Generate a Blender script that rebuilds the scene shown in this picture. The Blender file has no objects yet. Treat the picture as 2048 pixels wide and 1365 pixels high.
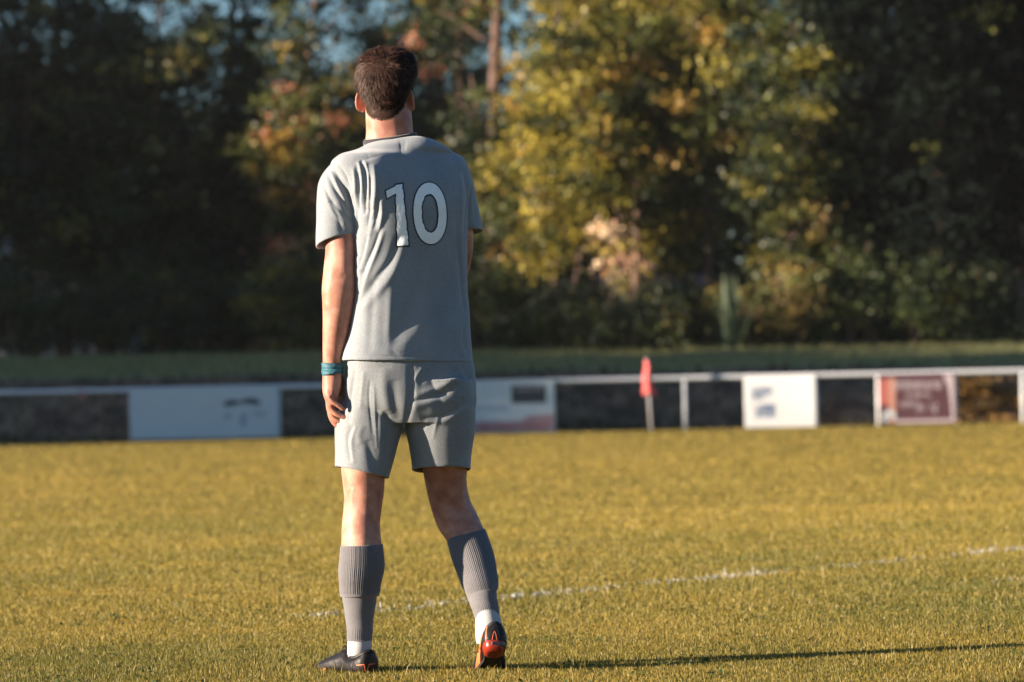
import bpy, bmesh, math, random
import numpy as np
from mathutils import Vector, Matrix, noise
from mathutils.bvhtree import BVHTree

sc = bpy.context.scene
C = sc.collection
rng = np.random.default_rng(11)
random.seed(5)

# ------------------------------------------------------------------ camera
LENS = 135.0
FPX = 2048 * LENS / 36.0          # focal length in photo pixels
CAMZ = 0.81
PITCH = math.radians(0.757)
ROLL = -0.0213
cam = bpy.data.cameras.new('camera')
cam.lens = LENS
cam.sensor_width = 36
cam.clip_start = 0.1
cam.clip_end = 5000
camo = bpy.data.objects.new('camera', cam)
C.objects.link(camo)
RM = Matrix.Rotation(math.pi / 2 + PITCH, 3, 'X') @ Matrix.Rotation(ROLL, 3, 'Z')
camo.matrix_world = Matrix.Translation((0, 0, CAMZ)) @ RM.to_4x4()
sc.camera = camo
cam.dof.use_dof = True
cam.dof.focus_distance = 11.05
cam.dof.aperture_fstop = 4.5
cam.dof.aperture_blades = 0

# ------------------------------------------------------------------ light
SUN_EL = math.radians(12.5)
SUN_AZ = math.radians(16)          # how far behind the camera plane the sun stands, sun on the left
sun_dir = Vector((-math.cos(SUN_AZ) * math.cos(SUN_EL), -math.sin(SUN_AZ) * math.cos(SUN_EL), math.sin(SUN_EL)))
sl = bpy.data.lights.new('sun', 'SUN')
sl.energy = 5.0
sl.angle = math.radians(0.6)
sl.color = (1.0, 0.82, 0.64)
so = bpy.data.objects.new('sun', sl)
C.objects.link(so)
so.rotation_euler = sun_dir.to_track_quat('Z', 'Y').to_euler()
w = bpy.data.worlds.new("World")
sc.world = w
w.use_nodes = True
nt = w.node_tree
bg = nt.nodes['Background']
sky = nt.nodes.new('ShaderNodeTexSky')
sky.sky_type = 'NISHITA'
sky.sun_disc = False
sky.sun_elevation = SUN_EL
sky.sun_rotation = math.atan2(sun_dir.x, sun_dir.y)
sky.air_density = 1.1
sky.dust_density = 0.6
sky.ozone_density = 5.0
nt.links.new(sky.outputs[0], bg.inputs[0])
bg.inputs[1].default_value = 0.05
sc.view_settings.view_transform = 'Standard'
sc.view_settings.look = 'None'
sc.view_settings.exposure = 1.78
sc.view_settings.gamma = 1.0
sc.view_settings.use_curve_mapping = False
sc.cycles.use_denoising = True
sc.cycles.max_bounces = 6
sc.cycles.transparent_max_bounces = 6


def cam_dir(px, py):
    d = Vector(((px - 1024) / FPX, -(py - 682.5) / FPX, -1.0))
    return RM @ d


def P(px, py, Y):
    """world point seen at photo pixel (px,py) standing at distance Y"""
    d = cam_dir(px, py)
    t = Y / d.y
    return Vector((d.x * t, Y, CAMZ + d.z * t))


RI = np.array(RM.inverted())


def project(v):
    """photo pixels of world points (n,3)"""
    q = (np.asarray(v) - np.array([0, 0, CAMZ])) @ RI.T
    return 1024 + q[:, 0] / -q[:, 2] * FPX, 682.5 - q[:, 1] / -q[:, 2] * FPX


def ground_at(px, py):
    d = cam_dir(px, py)
    t = -CAMZ / d.z
    return Vector((d.x * t, d.y * t, 0))


# ------------------------------------------------------------------ helpers
def tag(o, label=None, cat=None, group=None, kind=None):
    if label: o['label'] = label
    if cat: o['category'] = cat
    if group: o['group'] = group
    if kind: o['kind'] = kind
    return o


def link(name, me, mat=None, parent=None, smooth=False):
    o = bpy.data.objects.new(name, me)
    if mat is not None:
        me.materials.clear()
        me.materials.append(mat)
    if smooth and len(me.polygons):
        me.polygons.foreach_set('use_smooth', np.ones(len(me.polygons), dtype=bool))
    C.objects.link(o)
    if parent is not None:
        o.parent = parent
    return o


def empty(name, loc, rz=0.0):
    o = bpy.data.objects.new(name, None)
    o.location = loc
    o.rotation_euler = (0, 0, rz)
    C.objects.link(o)
    return o


def child(name, me, mat, parent, smooth=False):
    """mesh given in world coordinates, kept in place under an unrotated parent"""
    o = link(name, me, mat, parent, smooth)
    p, loc = parent, Vector((0, 0, 0))
    while p is not None:
        loc += p.location
        p = p.parent
    o.location = -loc
    return o


def np_mesh(name, verts, faces, cols=None):
    """faces: (n,k) array or list of such arrays"""
    if not isinstance(faces, list):
        faces = [faces]
    faces = [np.asarray(f, dtype=np.int32) for f in faces if len(f)]
    me = bpy.data.meshes.new(name)
    verts = np.asarray(verts, dtype=np.float32)
    me.vertices.add(len(verts))
    me.vertices.foreach_set('co', verts.ravel())
    nl = sum(f.size for f in faces)
    npoly = sum(len(f) for f in faces)
    me.loops.add(nl)
    me.polygons.add(npoly)
    me.loops.foreach_set('vertex_index', np.concatenate([f.ravel() for f in faces]))
    starts = []
    s = 0
    for f in faces:
        starts.append(s + np.arange(len(f)) * f.shape[1])
        s += f.size
    me.polygons.foreach_set('loop_start', np.concatenate(starts).astype(np.int32))
    me.update(calc_edges=True)
    if cols is not None:
        a = me.color_attributes.new('col', 'FLOAT_COLOR', 'POINT')
        cc = np.ones((len(verts), 4), dtype=np.float32)
        cc[:, :3] = cols
        a.data.foreach_set('color', cc.ravel())
    return me


class MB:
    def __init__(s):
        s.v, s.f = [], []

    def box(s, x0, x1, y0, y1, z0, z1):
        n = len(s.v)
        s.v += [(x0, y0, z0), (x1, y0, z0), (x1, y1, z0), (x0, y1, z0), (x0, y0, z1), (x1, y0, z1), (x1, y1, z1), (x0, y1, z1)]
        s.f += [[n + i for i in q] for q in ((0, 3, 2, 1), (4, 5, 6, 7), (0, 1, 5, 4), (1, 2, 6, 5), (2, 3, 7, 6), (3, 0, 4, 7))]
        return s

    def tube(s, pts, rad, k=10, cap=True):
        pts = [Vector(p) for p in pts]
        n0 = len(s.v)
        for i, p in enumerate(pts):
            t = (pts[min(i + 1, len(pts) - 1)] - pts[max(i - 1, 0)]).normalized()
            a = t.cross(Vector((0, 1, 0.01))).normalized()
            if abs(t.y) > .9: a = t.cross(Vector((0, 0, 1))).normalized()
            b = t.cross(a)
            r = rad[i] if isinstance(rad, (list, tuple)) else rad
            for j in range(k):
                an = 2 * math.pi * j / k
                s.v.append(tuple(p + a * (r * math.cos(an)) + b * (r * math.sin(an))))
        for i in range(len(pts) - 1):
            for j in range(k):
                s.f.append([n0 + i * k + j, n0 + i * k + (j + 1) % k, n0 + (i + 1) * k + (j + 1) % k, n0 + (i + 1) * k + j])
        if cap:
            s.f.append([n0 + j for j in range(k)][::-1])
            s.f.append([n0 + (len(pts) - 1) * k + j for j in range(k)])
        return s

    def poly(s, pts):
        n = len(s.v)
        s.v += [tuple(p) for p in pts]
        s.f.append(list(range(n, n + len(pts))))
        return s

    def build(s, name, mat, parent=None, bevel=0, smooth=False):
        me = bpy.data.meshes.new(name)
        me.from_pydata(s.v, [], s.f)
        bm = bmesh.new(); bm.from_mesh(me)
        bmesh.ops.recalc_face_normals(bm, faces=bm.faces)
        if bevel:
            bmesh.ops.bevel(bm, geom=list(bm.edges), offset=bevel, segments=2, affect='EDGES', profile=.6)
        bm.to_mesh(me); bm.free()
        return child(name, me, mat, parent, smooth) if parent is not None else link(name, me, mat, None, smooth)


# ------------------------------------------------------------------ materials
def new_mat(name):
    m = bpy.data.materials.new(name)
    m.use_nodes = True
    b = m.node_tree.nodes['Principled BSDF']
    return m, m.node_tree.nodes, m.node_tree.links, b


def plain(name, col, rough=.6, noise_amt=.12, scale=20, bump=.0, metal=0, coord='Object', spec=.5, sss=0):
    m, n, l, b = new_mat(name)
    tc = n.new('ShaderNodeTexCoord')
    nz = n.new('ShaderNodeTexNoise'); nz.inputs['Scale'].default_value = scale; nz.inputs['Detail'].default_value = 6
    l.new(tc.outputs[coord], nz.inputs['Vector'])
    mx = n.new('ShaderNodeMix'); mx.data_type = 'RGBA'
    mx.inputs['A'].default_value = (*[c * (1 - noise_amt) for c in col], 1)
    mx.inputs['B'].default_value = (*[min(1, c * (1 + noise_amt)) for c in col], 1)
    l.new(nz.outputs[0], mx.inputs['Factor'])
    l.new(mx.outputs['Result'], b.inputs['Base Color'])
    b.inputs['Roughness'].default_value = rough
    b.inputs['Metallic'].default_value = metal
    b.inputs['Specular IOR Level'].default_value = spec
    if bump:
        bp = n.new('ShaderNodeBump'); bp.inputs['Strength'].default_value = bump; bp.inputs['Distance'].default_value = .01
        l.new(nz.outputs[0], bp.inputs['Height']); l.new(bp.outputs[0], b.inputs['Normal'])
    return m


def leafy(name, rough=.55, transl=.35, spec=.35, gain=1.0):
    """colour from the per-leaf attribute, part diffuse, part translucent"""
    m, n, l, b = new_mat(name)
    at = n.new('ShaderNodeAttribute'); at.attribute_name = 'col'
    src = at.outputs['Color']
    b.inputs['Roughness'].default_value = rough
    b.inputs['Specular IOR Level'].default_value = spec
    l.new(src, b.inputs['Base Color'])
    tr = n.new('ShaderNodeBsdfTranslucent')
    l.new(src, tr.inputs['Color'])
    ms = n.new('ShaderNodeMixShader'); ms.inputs[0].default_value = transl
    l.new(b.outputs[0], ms.inputs[1]); l.new(tr.outputs[0], ms.inputs[2])
    l.new(ms.outputs[0], n['Material Output'].inputs['Surface'])
    return m


M_leaf = leafy('leaf', .5, .3, .35)
M_leaf_dull = leafy('dull_leaf', .95, .05, .03)
M_grass = leafy('grass_blade', .6, .35, .25)
M_bark = plain('bark', (.16, .10, .075), .9, .4, 9, .5)
M_bark_red = plain('reddish_bark', (.11, .065, .05), .9, .35, 7, .5)
M_white_metal = plain('white_painted_tube', (.62, .64, .66), .45, .06, 12)
M_board_white = plain('white_board', (.50, .58, .61), .5, .04, 4)
M_ink = plain('dark_print', (.03, .04, .055), .6, .1, 8)
M_ink_blue = plain('blue_print', (.09, .17, .34), .6, .1, 8)
M_maroon = plain('maroon_print', (.085, .032, .042), .6, .15, 5)
M_red = plain('red_print', (.42, .12, .10), .6, .1, 6)
M_salmon = plain('salmon_print', (.50, .25, .18), .6, .1, 6)
M_pale = plain('pale_print', (.48, .40, .42), .6, .08, 6)
M_flag = plain('red_flag_cloth', (.90, .15, .14), .7, .08, 12)
M_pole = plain('flag_pole_plastic', (.82, .76, .76), .5, .05, 10)
M_wall = plain('pale_render_wall', (.55, .50, .48), .9, .1, 3)
M_wall2 = plain('rose_brick_wall', (.42, .22, .18), .9, .25, 6)
M_roof = plain('tile_roof', (.28, .11, .08), .85, .3, 5)
M_glass = plain('window_glass', (.05, .06, .07), .1, .1, 3)


def ground_mat():
    m, n, l, b = new_mat('pitch_turf')
    tc = n.new('ShaderNodeTexCoord')
    def nz(scale, detail=5, sx=1, sy=1):
        mp = n.new('ShaderNodeMapping'); mp.inputs['Scale'].default_value = (sx, sy, 1)
        l.new(tc.outputs['Object'], mp.inputs['Vector'])
        t = n.new('ShaderNodeTexNoise'); t.inputs['Scale'].default_value = scale; t.inputs['Detail'].default_value = detail
        l.new(mp.outputs[0], t.inputs['Vector']); return t
    big = nz(.35, 4); fine = nz(60, 4)
    r = n.new('ShaderNodeValToRGB')
    r.color_ramp.elements[0].position = .35; r.color_ramp.elements[0].color = (.12, .11, .025, 1)
    r.color_ramp.elements[1].position = .68; r.color_ramp.elements[1].color = (.25, .19, .042, 1)
    l.new(big.outputs[0], r.inputs[0])
    r2 = n.new('ShaderNodeValToRGB')
    r2.color_ramp.elements[0].position = .3; r2.color_ramp.elements[0].color = (.45, .45, .4, 1)
    r2.color_ramp.elements[1].position = .75; r2.color_ramp.elements[1].color = (1.1, 1.1, 1, 1)
    l.new(fine.outputs[0], r2.inputs[0])
    mx = n.new('ShaderNodeMix'); mx.data_type = 'RGBA'; mx.blend_type = 'MULTIPLY'; mx.inputs['Factor'].default_value = 1
    l.new(r.outputs[0], mx.inputs['A']); l.new(r2.outputs[0], mx.inputs['B'])
    l.new(mx.outputs['Result'], b.inputs['Base Color'])
    b.inputs['Roughness'].default_value = 1; b.inputs['Specular IOR Level'].default_value = .1
    bp = n.new('ShaderNodeBump'); bp.inputs['Strength'].default_value = .8; bp.inputs['Distance'].default_value = .02
    l.new(fine.outputs[0], bp.inputs['Height']); l.new(bp.outputs[0], b.inputs['Normal'])
    return m


def blend_mat(name, c1, c2, scale, lo=.4, hi=.6, bump=.5):
    m, n, l, b = new_mat(name)
    tc = n.new('ShaderNodeTexCoord')
    t = n.new('ShaderNodeTexNoise'); t.inputs['Scale'].default_value = scale; t.inputs['Detail'].default_value = 7
    l.new(tc.outputs['Object'], t.inputs['Vector'])
    r = n.new('ShaderNodeValToRGB')
    r.color_ramp.elements[0].position = lo; r.color_ramp.elements[0].color = (*c1, 1)
    r.color_ramp.elements[1].position = hi; r.color_ramp.elements[1].color = (*c2, 1)
    l.new(t.outputs[0], r.inputs[0]); l.new(r.outputs[0], b.inputs['Base Color'])
    b.inputs['Roughness'].default_value = .95; b.inputs['Specular IOR Level'].default_value = .15
    bp = n.new('ShaderNodeBump'); bp.inputs['Strength'].default_value = bump; bp.inputs['Distance'].default_value = .05
    l.new(t.outputs[0], bp.inputs['Height']); l.new(bp.outputs[0], b.inputs['Normal'])
    return m


M_ground = ground_mat()
M_earth = blend_mat('bare_earth', (.10, .062, .042), (.22, .14, .085), 1.6)
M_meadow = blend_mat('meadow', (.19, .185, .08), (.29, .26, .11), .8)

# ------------------------------------------------------------------ ground
FENCE_Y = 75.0


def vnoise(x, y, s, seed=0.0):
    return noise.noise(Vector((x * s + seed, y * s, seed)))


def bank_h(x, y):
    """terrain height behind the fence: an earth bank, then a rising meadow"""
    top = 1.27 - .006 * (x + 10) + .06 * vnoise(x, 0, .5, 3)
    if y < FENCE_Y + 1.6: return 0.0
    if y < FENCE_Y + 4.4:
        t = (y - FENCE_Y - 1.6) / 2.8
        return top * (t * t * (3 - 2 * t)) + .10 * vnoise(x, y, 1.3, 7) * math.sin(math.pi * t)
    t = min(1, (y - FENCE_Y - 4.4) / 12.0)
    return top + .62 * t + .03 * vnoise(x, y, .6, 1)


# flat field sheet out to the horizon (a low plain), banks on top
me = bpy.data.meshes.new('playing_field')
me.from_pydata([(-600, -60, 0), (600, -60, 0), (600, FENCE_Y + 1.7, 0), (-600, FENCE_Y + 1.7, 0)], [], [(0, 1, 2, 3)])
tag(link('playing_field', me, M_ground), 'sunlit yellow green mown football pitch', kind='structure')


def sheet(name, xs, ys, mat, label):
    V = [(x, y, bank_h(x, y)) for y in ys for x in xs]
    nx = len(xs)
    F = [(j * nx + i, j * nx + i + 1, (j + 1) * nx + i + 1, (j + 1) * nx + i) for j in range(len(ys) - 1) for i in range(nx - 1)]
    me = bpy.data.meshes.new(name); me.from_pydata(V, [], F)
    return tag(link(name, me, mat, None, True), label, kind='structure')


xs = list(np.arange(-80, -16, 4.0)) + list(np.arange(-16, 18, .25)) + list(np.arange(18, 82, 4.0))
xs = [-600, -200] + [float(x) for x in xs] + [200, 600]
sheet('earth_bank', xs, [float(y) for y in np.arange(FENCE_Y + 1.6, FENCE_Y + 4.41, .2)], M_earth, 'bare brown earth bank rising behind the white rail')
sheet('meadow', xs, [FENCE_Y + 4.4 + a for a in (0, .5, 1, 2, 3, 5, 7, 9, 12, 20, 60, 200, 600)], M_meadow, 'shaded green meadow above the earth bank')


# ------------------------------------------------------------------ grass
def blades(x, y, z, h, wd, col, lean=.5, fine=True):
    n = len(x)
    a = rng.uniform(0, 2 * np.pi, n)          # blade facing
    la = rng.uniform(0, 2 * np.pi, n)
    lm = np.abs(rng.normal(0, lean, n)) * h
    bx, by = np.cos(a) * wd / 2, np.sin(a) * wd / 2
    lx, ly = np.cos(la) * lm, np.sin(la) * lm
    V = np.empty((n, 5, 3), np.float32)
    V[:, 0] = np.stack([x - bx, y - by, z], 1)
    V[:, 1] = np.stack([x + bx, y + by, z], 1)
    V[:, 2] = np.stack([x + bx * .8 + lx * .35, y + by * .8 + ly * .35, z + h * .6], 1)
    V[:, 3] = np.stack([x - bx * .8 + lx * .35, y - by * .8 + ly * .35, z + h * .6], 1)
    V[:, 4] = np.stack([x + lx, y + ly, z + h * (1 - .3 * np.minimum(1, lm / h) ** 2)], 1)
    i = np.arange(n)[:, None] * 5
    return V.reshape(-1, 3), i + np.array([[0, 1, 2, 3]]), i + np.array([[3, 2, 4]]), np.repeat(col, 5, 0)


def fbm(x, y, s, seed):
    out = np.zeros(len(x))
    r = np.random.default_rng(seed)
    amp = 1
    for o in range(4):
        for k in range(3):
            th = r.uniform(0, 2 * np.pi); ph = r.uniform(0, 6.28)
            f = s * 2 ** o * r.uniform(.7, 1.3)
            out += amp * np.sin((np.cos(th) * x + np.sin(th) * y) * f + ph + 1.7 * np.sin((np.cos(th + 1.3) * x + np.sin(th + 1.3) * y) * f * .8 + ph * 2))
        amp *= .6
    return out / 3.2


def grass_cols(x, y, n, r):
    patch = fbm(x, y, .8, 4) * .9 + fbm(x, y, 4.0, 9) * .45
    t = np.clip(.58 + patch * .36 + r.normal(0, .17, n), 0, 1)[:, None]
    green = np.array([.11, .122, .023]); gold = np.array([.315, .228, .041])
    c = green * (1 - t) + gold * t
    straw = r.random(n) < .07
    c[straw] = np.array([.46, .37, .18])
    dark = r.random(n) < .07
    c[dark] = np.array([.045, .065, .015])
    c *= r.uniform(.78, 1.2, n)[:, None]
    far = np.interp(y, [14, 40], [0, 1])[:, None]  # far blades golder and brighter: sunlit tips put into their colour
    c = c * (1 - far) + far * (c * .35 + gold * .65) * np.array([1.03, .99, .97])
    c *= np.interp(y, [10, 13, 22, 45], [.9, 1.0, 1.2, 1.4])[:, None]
    return c


def sample_field(y0, y1, n, power):
    u = rng.random(n)
    if abs(power - 1) < 1e-6:
        y = y0 * (y1 / y0) ** u
    else:
        q = 1 - power
        y = (y0 ** q + u * (y1 ** q - y0 ** q)) ** (1 / q)
    x = rng.uniform(-1, 1, n) * (.1333 * y * 1.03 + .25)
    return x, y


# line segments of worn white paint on the pitch
LINES = [((610, 1237), (2048, 1099), .085), ((1205, 1208), (1985, 1166), .05), ((1200, 915), (1280, 915), .12)]
LSEG = [(ground_at(*a), ground_at(*b), wd) for a, b, wd in LINES]


def line_mask(x, y):
    m = np.zeros(len(x))
    for k, (a, b, wd) in enumerate(LSEG):
        ax, ay = a.x, a.y; dx, dy = b.x - a.x, b.y - a.y
        L = math.hypot(dx, dy)
        if k == 0: pass
        t = ((x - ax) * dx + (y - ay) * dy) / L
        dperp = np.abs((x - ax) * dy - (y - ay) * dx) / L
        worn = .42 + .7 * fbm(x, y, 3.1, 20 + k) + .3 * fbm(x, y, 9, 30 + k)
        if k == 1:
            worn = worn - .85 + .7 * (t > L * .72) + .5 * (t < L * .12)
        hi = L + (4 if k != 2 else 0); lo = 0.0
        m = np.maximum(m, (dperp < wd) * (t > lo) * (t < hi) * np.clip(worn, 0 if k else .12, 1) * (1 - .4 * (dperp / wd) ** 2))
    return m


N1, N2, N3 = 450000, 270000, 140000
X1, Y1 = sample_field(10.25, 13.6, N1, 1.6)
X2, Y2 = sample_field(13.6, 26, N2, 1.9)
X3, Y3 = sample_field(26, FENCE_Y + .6, N3, 2.0)
X = np.concatenate([X1, X2, X3]); Y = np.concatenate([Y1, Y2, Y3])
n = len(X)
hgt = rng.gamma(7, .0015, n) + .003
hgt *= np.clip(1 + .25 * fbm(X, Y, 1.7, 2), .6, 1.5)
long = rng.random(n) < .010
hgt[long] *= rng.uniform(1.6, 2.6, long.sum())
wd = rng.uniform(.0016, .0031, n) * np.clip(Y / 12, 1, 5.5)
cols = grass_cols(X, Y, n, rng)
lm = line_mask(X, Y)
white = rng.random(n) < lm * .40
keep = ~white
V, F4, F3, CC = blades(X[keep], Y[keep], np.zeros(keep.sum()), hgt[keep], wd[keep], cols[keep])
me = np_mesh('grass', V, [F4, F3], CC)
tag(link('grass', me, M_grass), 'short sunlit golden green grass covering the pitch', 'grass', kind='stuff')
# painted blades: the chalked line is grass blades carrying white paint
k = white
wc = np.array([.62, .62, .60]) * rng.uniform(.55, 1.1, k.sum())[:, None]
V, F4, F3, CC = blades(X[k], Y[k], np.zeros(k.sum()), hgt[k] * 1.15, wd[k] * 1.5, wc)
me = np_mesh('pitch_line', V, [F4, F3], CC)
tag(link('pitch_line', me, M_grass), 'worn white chalk line painted across the grass', kind='structure')

# clover and broad weeds: small dark leaves near the ground
def leaf_quads(c, nrm, size, asp=1.4):
    n = len(c)
    up = rng.normal(size=(n, 3)); up -= (up * nrm).sum(1, keepdims=True) * nrm
    up /= np.linalg.norm(up, axis=1, keepdims=True) + 1e-9
    sd = np.cross(nrm, up)
    s = size[:, None]
    V = np.empty((n, 4, 3), np.float32)
    V[:, 0] = c - up * s * asp * .5
    V[:, 1] = c + sd * s * .5 - nrm * s * .12
    V[:, 2] = c + up * s * asp * .5
    V[:, 3] = c - sd * s * .5 - nrm * s * .12
    i = np.arange(n)[:, None] * 4
    return V.reshape(-1, 3), i + np.array([[0, 1, 2, 3]])


nw = 90
wx, wy = sample_field(10.4, 17, nw, 1.4)
cl = []
for i in range(nw):
    m_ = rng.integers(8, 30)
    cl.append(np.stack([wx[i] + rng.normal(0, .06, m_), wy[i] + rng.normal(0, .10, m_), rng.uniform(.004, .020, m_)], 1))
cl = np.concatenate(cl)
nn = rng.normal(size=cl.shape); nn[:, 2] = np.abs(nn[:, 2]) + 1.2; nn /= np.linalg.norm(nn, axis=1, keepdims=True)
V, F = leaf_quads(cl, nn, rng.uniform(.007, .014, len(cl)))
cc = np.array([.055, .09, .025]) * rng.uniform(.6, 1.5, len(cl))[:, None]
tag(link('clover', np_mesh('clover', V, F, np.repeat(cc, 4, 0)), M_leaf), 'dark green clover patches low in the grass', 'clover', kind='stuff')

# rough grass on the bank and the meadow edge
n = 16000
x = rng.uniform(-14, 14, n); y = rng.uniform(FENCE_Y + 4.6, FENCE_Y + 16, n)
z = np.array([bank_h(a, b) for a, b in zip(x, y)]) - .01
c = np.array([.20, .205, .08]) * rng.uniform(.6, 1.5, n)[:, None]
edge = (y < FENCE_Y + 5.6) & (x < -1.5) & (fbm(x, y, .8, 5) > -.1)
c[edge] = np.array([.26, .17, .06]) * rng.uniform(.7, 1.3, edge.sum())[:, None]  # orange carries the sun on these edge tips
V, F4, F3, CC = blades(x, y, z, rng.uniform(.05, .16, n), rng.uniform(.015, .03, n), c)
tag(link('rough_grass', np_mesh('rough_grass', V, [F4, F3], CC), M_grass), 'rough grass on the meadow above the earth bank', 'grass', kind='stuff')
n = 5000
x = rng.uniform(-13, 13, n); y = FENCE_Y + rng.uniform(.8, 4.2, n)
z = np.array([bank_h(a, b) for a, b in zip(x, y)]) - .01
t = np.clip(.5 + fbm(x, y, .9, 8), 0, 1)[:, None]
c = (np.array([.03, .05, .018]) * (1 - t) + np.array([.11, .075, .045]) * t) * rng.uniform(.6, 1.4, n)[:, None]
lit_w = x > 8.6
c[lit_w] = (np.array([.34, .19, .05])) * rng.uniform(.5, 1.2, lit_w.sum())[:, None]  # orange at the right end stands in for a sunlit patch of bank
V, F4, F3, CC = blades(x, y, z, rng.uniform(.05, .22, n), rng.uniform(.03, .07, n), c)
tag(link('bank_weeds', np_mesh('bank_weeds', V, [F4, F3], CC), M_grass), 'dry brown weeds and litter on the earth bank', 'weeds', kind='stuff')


# ------------------------------------------------------------------ trees
def crown_mesh(name, cen, rad, nclump, per, leaf, palette, clump_r=.6, shell=.5, seed=1, drop=.0, hole=None):
    """leaves gathered into clumps spread through an uneven crown volume"""
    r = np.random.default_rng(seed)
    cen = np.array(cen, float); rad = np.array(rad, float)
    d = r.normal(size=(nclump, 3)); d /= np.linalg.norm(d, axis=1, keepdims=True)
    lump = 1 + .22 * np.sin(d[:, 0] * 5 + seed) * np.cos(d[:, 2] * 4 + seed * 1.7) + .12 * np.sin(d[:, 1] * 9 + seed)
    rr = (r.random(nclump) ** shell)[:, None]
    cc = cen + d * rr * rad * lump[:, None]
    if hole:
        cc = cc[(cc[:, 0] - hole[0]) ** 2 + (cc[:, 2] - hole[1]) ** 2 > hole[2] ** 2]
        nclump = len(cc)
    leaf = leaf * .76; per = int(per * 1.6)
    pts, cols = [], []
    pal = [(np.array(c), wgt) for c, wgt in palette]
    ws = np.array([wgt for _, wgt in pal]); ws = ws / ws.sum()
    pick = r.choice(len(pal), nclump, p=ws)
    k = r.poisson(per, nclump) + 2
    tot = k.sum()
    idx = np.repeat(np.arange(nclump), k)
    cr = r.uniform(.55, 1.35, nclump) * clump_r
    off = r.normal(size=(tot, 3)) * np.array([1, 1, .62]) * cr[idx, None] * .55
    pts = cc[idx] + off
    pts[:, 2] -= drop * np.abs(off[:, 0])
    base = np.array([p[0] for p in pal])[pick]
    base = base * r.uniform(.7, 1.3, nclump)[:, None]
    cols = base[idx] * r.uniform(.6, 1.45, tot)[:, None]
    nrm = r.normal(size=(tot, 3)); nrm[:, 2] += .5
    nrm /= np.linalg.norm(nrm, axis=1, keepdims=True)
    V, F = leaf_quads(pts, nrm, r.uniform(.6, 1.35, tot) * leaf)
    return np_mesh(name, V, F, np.repeat(cols, 4, 0)), cc


def trunk_mesh(name, h, r0, lean=(0, 0), limbs=7, crown_bottom=3, spread=2.5, seed=0, ends=None, parent=None, mat=None):
    r = random.Random(seed)
    mb = MB()
    n = 9
    pts, rad = [], []
    for i in range(n + 1):
        t = i / n
        pts.append(Vector((lean[0] * t + .28 * math.sin(t * 6 + seed) * t, lean[1] * t + .1 * math.cos(t * 4 + seed) * t, h * t - .15)))
        rad.append(r0 * (1 - .82 * t) * (1.35 if i == 0 else 1))
    mb.tube(pts, rad, 9)
    for k in range(limbs):
        t = max(crown_bottom / h, .2) + (1 - max(crown_bottom / h, .2)) * (k + .3) / limbs * .9
        i = min(n - 1, int(t * n)); p = pts[i].lerp(pts[i + 1], t * n - i)
        a = r.uniform(0, 6.28)
        L = spread * (1.1 - .5 * t) * r.uniform(.7, 1.1)
        q = [p]
        for s in range(1, 5):
            u = s / 4
            q.append(p + Vector((math.cos(a) * L * u, math.sin(a) * L * u, L * (.45 * u + .25 * u * u) + r.uniform(-.1, .1))))
        rr = r0 * (1 - .8 * t) * .55
        mb.tube(q, [rr, rr * .75, rr * .5, rr * .32, rr * .12], 6)
        for s in (2, 3):
            a2 = a + r.choice((-.8, .8)); e = q[s] + Vector((math.cos(a2) * L * .4, math.sin(a2) * L * .4, L * .25))
            mb.tube([q[s], q[s].lerp(e, .5) + Vector((0, 0, .08)), e], [rr * .4, rr * .25, rr * .08], 5)
    return mb


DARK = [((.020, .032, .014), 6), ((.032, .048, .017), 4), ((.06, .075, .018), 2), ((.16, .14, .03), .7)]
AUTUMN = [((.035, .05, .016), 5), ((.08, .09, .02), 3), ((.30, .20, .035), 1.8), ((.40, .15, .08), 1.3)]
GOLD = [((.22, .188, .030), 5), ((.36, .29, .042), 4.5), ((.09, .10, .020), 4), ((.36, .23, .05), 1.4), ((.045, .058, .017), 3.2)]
EVER = [((.005, .008, .007), 6), ((.008, .012, .009), 3), ((.06, .065, .02), .25)]
LOWB = [((.035, .055, .018), 4), ((.06, .08, .022), 3), ((.16, .12, .05), 1)]
BRONZE = [((.20, .15, .04), 4), ((.10, .12, .03), 3), ((.25, .17, .08), 2)]


def base_of(px, Y):
    g = P(px, 700, Y)
    return Vector((g.x, Y, bank_h(g.x, Y)))


def tree(name, px, Y, h, r0, crown, pal, label, cat='tree', nclump=150, per=60, leaf=.15, cr=.6, seed=1, shell=.5, lean=(0, 0), limbs=8, mat=None, group=None, loc=None, drop=0, lm=None, hole=None):
    b = base_of(px, Y) if loc is None else Vector(loc)
    t = empty(name, b)
    cz, rx, ry, rz = crown          # crown centre height and radii
    tag(t, label, cat, group)
    mb = trunk_mesh('trunk', h, r0, lean, limbs, max(.8, cz - rz), rx, seed)
    me = bpy.data.meshes.new('trunk'); me.from_pydata(mb.v, [], mb.f)
    link('trunk', me, mat or M_bark, t, True)
    cme, _ = crown_mesh('crown', (lean[0] * .7, lean[1] * .7, cz), (rx, ry, rz), nclump, per, leaf, pal, cr, shell, seed, drop, hole)
    link('crown', cme, lm or M_leaf, t)
    return t


def copy_thing(o, parent=None):
    c = o.copy(); C.objects.link(c); c.parent = parent
    for ch in list(o.children):
        copy_thing(ch, c)
    return c


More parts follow.
